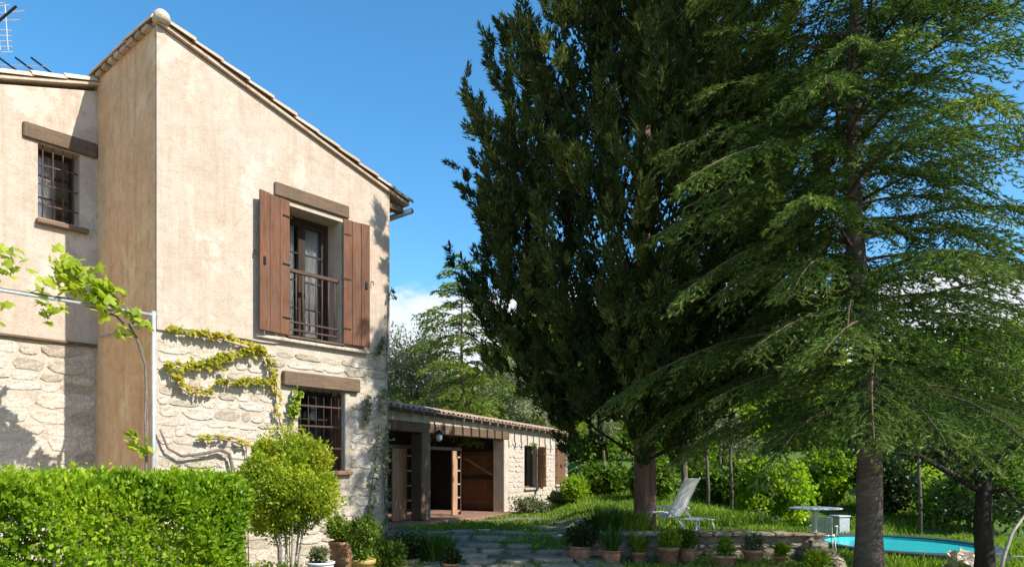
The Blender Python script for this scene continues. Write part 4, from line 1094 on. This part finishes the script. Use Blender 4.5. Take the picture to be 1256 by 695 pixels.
x, y, z = gp_(418, 10.35); potted('tall terracotta urn with trailing greenery at the house corner', x, y, z, 'tall', .17, .46, 'terracotta', 'bush', 'mid', .27, .34, 700, None)
x, y, z = gp_(446, 9.85); potted('ochre yellow flared clay pot with tall leafy green plant', x, y, z, 'flare', .165, .27, 'yellowpot', 'bush', 'mid', .22, .62, 900, None)
x, y, z = gp_(393, 9.6); potted('white round pot with small grey-green plant beside the bush', x, y, z, 'bulge', .19, .26, 'white', 'bush', 'sage', .16, .18, 260, None)
x, y, z = gp_(750, 11.35); potted('terracotta pot with arching strap leaves below the cypress', x, y, z, 'bulge', .16, .25, 'terracotta', 'strap', 'strap', .40, .44, 120, G)
x, y, z = gp_(712, 11.75); potted('dark clay pot of dense dark leaves at the top of the stone path', x, y, z, 'bulge', .2, .26, 'terracotta', 'bush', 'dark', .34, .32, 900, G)
x, y, z = gp_(783, 11.75); potted('terracotta pot with long drooping yellow-green leaves under the cypress trunk', x, y, z, 'flare', .125, .20, 'terracotta', 'strap', 'grass', .40, .40, 90, G)
x, y, z = gp_(820, 11.55); potted('wide terracotta pot with leafy green plant before the lounge chair', x, y, z, 'flare', .175, .31, 'terracotta', 'bush', 'lime', .22, .22, 500, G)
x, y, z = gp_(843, 11.8); potted('dark terracotta pot with bushy green plant behind the wide pot', x, y, z, 'bulge', .15, .25, 'terracotta', 'bush', 'mid', .22, .30, 420, G)
x, y, z = gp_(889, 11.2); potted('terracotta bowl with yellow-green leafy plant against the terrace wall', x, y, z, 'flare', .185, .19, 'terracotta', 'bush', 'grass', .17, .26, 240, G)
x, y, z = gp_(924, 11.45); potted('terracotta bowl with grey-green herb against the terrace wall', x, y, z, 'flare', .175, .23, 'terracotta', 'bush', 'sage', .17, .22, 300, G)
x, y, z = gp_(958, 11.4); potted('small terracotta pot with yellow-green herb near the wall end', x, y, z, 'flare', .10, .13, 'terracotta', 'bush', 'lime', .14, .22, 300, G)
x, y, z = gp_(553, 10.7); potted('small low terracotta pot in the shade beside the stone path', x, y, z, 'flare', .13, .15, 'terracotta', 'bush', 'dark', .18, .2, 300, None)

# planted clumps without pots
def clump(name, label, px, D, w, h, mat, n=900, kind='strap', L=.3, cat='plant', dz=0):
    b = base_at(px, D); b.z += dz; root = empty(name, b, 0, label, cat)
    if kind == 'strap':
        th = RNG.random(n)*6.283; rr_ = np.sqrt(RNG.random(n))*w*.7
        base = np.stack([np.cos(th)*rr_, np.sin(th)*rr_*.6, np.zeros(n)-.02], 1); a2 = th+RNG.normal(size=n)*.8
        out = np.stack([np.cos(a2), np.sin(a2), np.zeros(n)], 1); side = np.stack([-np.sin(a2), np.cos(a2), np.zeros(n)], 1)
        ln = h*RNG.uniform(.6, 1.2, n); sp = RNG.uniform(.1, .7, n); wd = RNG.uniform(.008, .016, n); V = []
        def pt(t): return base + out*(ln*sp*t)[:, None] + np.array([0, 0, 1.])*(ln*(t-sp*.45*t*t))[:, None]
        for s_ in range(3):
            t0, t1 = s_/3, (s_+1)/3; w0 = wd*(1-t0)**.5; w1 = wd*(1-t1)**.5+.001
            V.append(np.stack([pt(t0)-side*w0[:, None], pt(t0)+side*w0[:, None], pt(t1)+side*w1[:, None], pt(t1)-side*w1[:, None]], 1))
        quads('foliage', np.concatenate(V), np.tile(RNG.random(n), 3), mat, root)
    else:
        blob_foliage(root, (0, 0, h*.5), (w*.8, w*.6, h*.42), 34, max(20, n//34), min(w, h)*.4, L, L*.55, mat, .3, up=.5)
        mb = MB()
        for i in range(8):
            a = i*.8; mb.tube([(0, 0, -.03), (math.cos(a)*w*.3, math.sin(a)*w*.3, h*.4), (math.cos(a)*w*.65, math.sin(a)*w*.5, h*.75)], [.012, .009, .004], 5)
        mb.build('stems', 'twig', root)
    return root
clump('leafy_plant', 'dark strap-leaved plant clump shading the left edge of the stone path', 530, 12.0, .40, .50, 'strap', 900)
clump('leafy_plant', 'low dark bushy plant at the foot of the house corner', 495, 11.8, .38, .42, 'dark', 2600, 'bush', .06)
clump('leafy_plant', 'dark green shrublet between the house corner pots and the path', 475, 11.0, .34, .40, 'mid', 2600, 'bush', .06)
clump('leafy_plant', 'bushy dark green plant just behind the ochre pot', 452, 10.6, .30, .80, 'mid', 3000, 'bush', .06)
clump('leafy_plant', 'grey-green herb clump at the foot of the annex wall', 652, 22.3, .75, .48, 'sage', 2600, 'bush', .09)
clump('leafy_plant', 'pale herb clump near the far end of the annex wall', 690, 23.0, .6, .42, 'sage', 2200, 'bush', .09)
clump('leafy_plant', 'green strap-leaved clump at the foot of the cypress', 752, 12.6, .36, .5, 'strap', 1100)
clump('leafy_plant', 'spiky grassy clump hugging the cypress trunk', 776, 12.5, .3, .4, 'grass', 900)
clump('leafy_plant', 'dark bushy plant beside the top of the steps', 722, 12.6, .34, .42, 'dark', 2600, 'bush', .06)
clump('leafy_plant', 'bright green tuft growing against the end of the terrace wall', 1000, 10.95, .24, .26, 'lime', 1500, 'bush', .05)
clump('leafy_plant', 'yellowish grass tuft at the base of the cedar trunk', 1096, 10.2, .22, .30, 'grass', 420)
clump('leafy_plant', 'silvery low plant spreading over the bank behind the lounge chair', 905, 19.5, 1.3, .5, 'sage', 3600, 'bush', .08)
clump('leafy_plant', 'low dark plant in the shade below the bush and hedge', 335, 8.6, .4, .35, 'mid', 1500, 'bush', .06)

# grass (one object)
def grass():
    n = 65000
    x = RNG.uniform(-6, 14, n*2); y = 9 + RNG.random(n*2)**1.3*17
    m = np.sin(x*1.3+y*.9)+np.sin(x*.7-y*1.7+1)+.6*np.sin(x*3.1+y*2.3)
    onpath = (x > -2) & (x < 1.2) & (y < 16.2)
    pth = (m > -.1) & onpath & (RNG.random(n*2) < .5)
    lawn = (~onpath) & (m > -.9)
    bank = (x > 2.2) & (x < 9) & (y > 14) & (y < 26)
    yl = (y-15.5) - (x+.3)*1.94                     # line of the annex front
    ok = (pth | lawn | bank) & ~((y > 17.5+(x+2.99)*1.94-1.2))
    e = ((x-POOL[0])/(POOL[2]+.35))**2 + ((y-POOL[1])/(POOL[3]+.35))**2; ok &= e > 1
    # keep out of the house
    lx = (x-HC.x)*.651+(y-HC.y)*.759; ly = -(x-HC.x)*.759+(y-HC.y)*.651; ok &= ~((ly > -.1) & (lx < 4.1))
    x, y = x[ok][:n], y[ok][:n]; n = len(x)
    z = terrain(x, y)
    h = RNG.uniform(.05, .14, n)*np.where((y > 14) & (x > 2), 1.9, .8)
    th = RNG.random(n)*6.283; side = np.stack([np.cos(th), np.sin(th), np.zeros(n)], 1)*(.007+.0005*y)[:, None]
    b = np.stack([x, y, z-.01], 1); ln = RNG.normal(size=(n, 3))*.35; ln[:, 2] = 1
    tip = b + ln*h[:, None]; mid_ = b + ln*(h*.55)[:, None]*np.array([.7, .7, 1])
    V = np.stack([b-side, b+side, tip+side*.15, mid_-side*.8], 1)
    tag(quads('grass', V, RNG.random(n), 'grass'), 'short patchy green grass on the terrace, bank and path edges', 'grass', None, 'stuff')
grass()

# ------------------------------------------------------------------ lounge chair
lc = P(828, 0, 12.9); lc.z = tz(lc.x, lc.y)
ch = empty('lounge_chair', lc, math.atan2(.72, -.69), 'white reclined slatted garden lounge chair on the terrace', 'chair')
ch.scale = (.72, .78, .86)
# local +x is the way the chair faces; the back leans towards -x
for i in range(6):
    y0 = -.27+i*.092
    pts = [(.02, 0, .30), (-.10, 0, .48), (-.24, 0, .72), (-.42, 0, 1.0), (-.50, 0, 1.10)]
    mb = MB()
    for (a, b) in zip(pts[:-1], pts[1:]):
        mb.add([(a[0], y0, a[2]), (a[0], y0+.082, a[2]), (b[0], y0+.082, b[2]), (b[0], y0, b[2]), (a[0]-.02, y0, a[2]-.008), (a[0]-.02, y0+.082, a[2]-.008), (b[0]-.02, y0+.082, b[2]-.008), (b[0]-.02, y0, b[2]-.008)],
               [(0,3,2,1),(4,5,6,7),(0,4,7,3),(1,2,6,5),(0,1,5,4),(3,7,6,2)])
    mb.build('back_slat', 'white', ch)
for s_ in (-1, 1):
    MB().tube([(.03, s_*.29, .29), (-.10, s_*.29, .47), (-.24, s_*.29, .71), (-.43, s_*.29, 1.0), (-.52, s_*.29, 1.12)], .018, 8).build('back_frame', 'white', ch, True)
    MB().tube([(.62, s_*.30, .0), (.50, s_*.30, .32), (.36, s_*.30, .52), (-.10, s_*.30, .50), (-.22, s_*.30, .46)], .018, 8).build('armrest', 'white', ch, True)
    MB().tube([(.10, s_*.30, .50), (-.18, s_*.30, .34), (-.42, s_*.30, .14), (-.56, s_*.30, .0)], .019, 8).build('leg', 'white', ch, True)
for i in range(6):
    x0 = .05+i*.085; MB().bevbox(x0, x0+.072, -.28, .28, .30+.015*i, .318+.015*i, .006).build('seat_slat', 'white', ch)
MB().tube([(-.53, -.3, .04), (-.53, .3, .04)], .014, 8).build('stretcher', 'white', ch, True)
fs = base_at(856, 12.75)
st = empty('footstool', fs, .5, 'low white footrest standing beside the lounge chair', 'footstool')
for i in range(5): MB().bevbox(-.22+i*.09, -.14+i*.09, -.2, .2, .22-.012*abs(i-2), .24-.012*abs(i-2), .006).build('slat', 'white', st)
for sx in (-1, 1):
    for sy in (-1, 1): MB().tube([(sx*.17, sy*.16, .215), (sx*.22, sy*.19, 0)], .014, 6).build('leg', 'white', st)

# ------------------------------------------------------------------ table, chair, pump box, pool
tb = base_at(1000, 14.4); top = EYE + (HY-622)/FPX*14.4 - tb.z
ta = empty('garden_table', tb, .2, 'round white garden table on a pedestal at the edge of the pool', 'table')
MB().lathe([(.02, top-.03), (.48, top-.03), (.51, top-.018), (.51, top-.006), (.49, top), (.02, top)], 32).build('table_top', 'white', ta, True)
MB().lathe([(.035, .05), (.03, top*.5), (.045, top*.85), (.09, top-.032)], 14).build('pedestal', 'white', ta, True)
for k in range(4):
    a = k*math.pi/2; MB().tube([(0, 0, .1), (math.cos(a)*.16, math.sin(a)*.16, .09), (math.cos(a)*.33, math.sin(a)*.33, .012)], [.025, .022, .016], 8).build('foot', 'white', ta, True)
def garden_chair(px, D, rz, label):
    b = base_at(px, D); c = empty('garden_chair', b, rz, label, 'chair')
    for sx in (-1, 1):
        for sy in (-1, 1): MB().tube([(sx*.2, sy*.2, .43), (sx*.24, sy*.23, 0)], .016, 6).build('leg', 'white', c)
        MB().tube([(sx*.25, -.22, .44), (sx*.27, -.2, .64), (sx*.27, .22, .66)], .016, 6).build('armrest', 'white', c)
    for i in range(5): MB().bevbox(-.22+i*.09, -.14+i*.09, -.22, .22, .43, .45, .005).build('seat_slat', 'white', c)
    for i in range(5): MB().bevbox(-.22+i*.09, -.14+i*.09, -.012, .012, 0, .42, .005, Matrix.Translation((0, .23, .46)) @ Matrix.Rotation(-.2, 4, 'X')).build('back_slat', 'white', c)
garden_chair(1010, 16.4, 2.6, 'white garden chair pushed up behind the round table')
pb = base_at(1030, 21.6); px_ = empty('pump_box', pb, .3, 'grey pool pump box beyond the pool left of the cedar trunk', 'box')
MB().bevbox(-.2, .2, -.2, .2, -.02, .55, .02).build('cabinet', 'galv', px_); MB().bevbox(-.23, .23, -.23, .23, .552, .60, .015).build('lid', 'galv', px_)

pool = empty('swimming_pool', (POOL[0], POOL[1], 0), 0, 'oval turquoise pool with dark rim beyond the cedar trunk', 'pool')
n = 56; RX, RY = POOL[2], POOL[3]
mb = MB(); mb.lathe([(1, POOLZ+.05), (.99, -1.55), (.6, -1.68), (.02, -1.7)], n, sx=RX, sy=RY)
mb.f = [f for f in mb.f if len(f) == 4]; mb.f = [tuple(reversed(f)) for f in mb.f]; mb.build('basin', 'basin', pool, True)
mb = MB(); mb.lathe([(1.005, POOLZ-.06), (1.0, POOLZ+.085), (1.02, POOLZ+.105), (1.13, POOLZ+.105), (1.145, POOLZ+.08), (1.145, POOLZ-.5)], n, sx=RX, sy=RY)
mb.f = [f for f in mb.f if len(f) == 4]; mb.build('rim', 'coping', pool, False, True)
mb = MB()
vs = [(0, 0, POOLZ)]; 
for r in (.33, .66, .998):
    for k in range(n): a = 2*math.pi*k/n; vs.append((RX*r*math.cos(a), RY*r*math.sin(a), POOLZ))
fs_ = [(0, 1+k, 1+(k+1) % n) for k in range(n)]
for r in range(2):
    for k in range(n): fs_.append((1+r*n+k, 1+(r+1)*n+k, 1+(r+1)*n+(k+1) % n, 1+r*n+(k+1) % n))
mb.add(vs, fs_); mb.build('water', 'water', pool, True)
rb = base_at(1176, 14.6)
rk = empty('garden_rocks', (rb.x, rb.y, rb.z), 0, 'heap of tan rocks in front of the pool rim beside the oak trunk', 'rocks')
rnd = random.Random(5)
for i in range(9):
    me = stone_mesh(rnd.uniform(.2, .42), rnd.uniform(.14, .26), .16, rnd, .05); o = link('rock', me, rk, 'stone')
    o.location = (rnd.uniform(-.4, .4), rnd.uniform(-.2, .2), .06+.1*(i % 3)); o.rotation_euler = (rnd.uniform(-.9, -.2), rnd.uniform(-.4, .4), rnd.uniform(-.8, .8)); o.scale = (1, 1.5, 1)
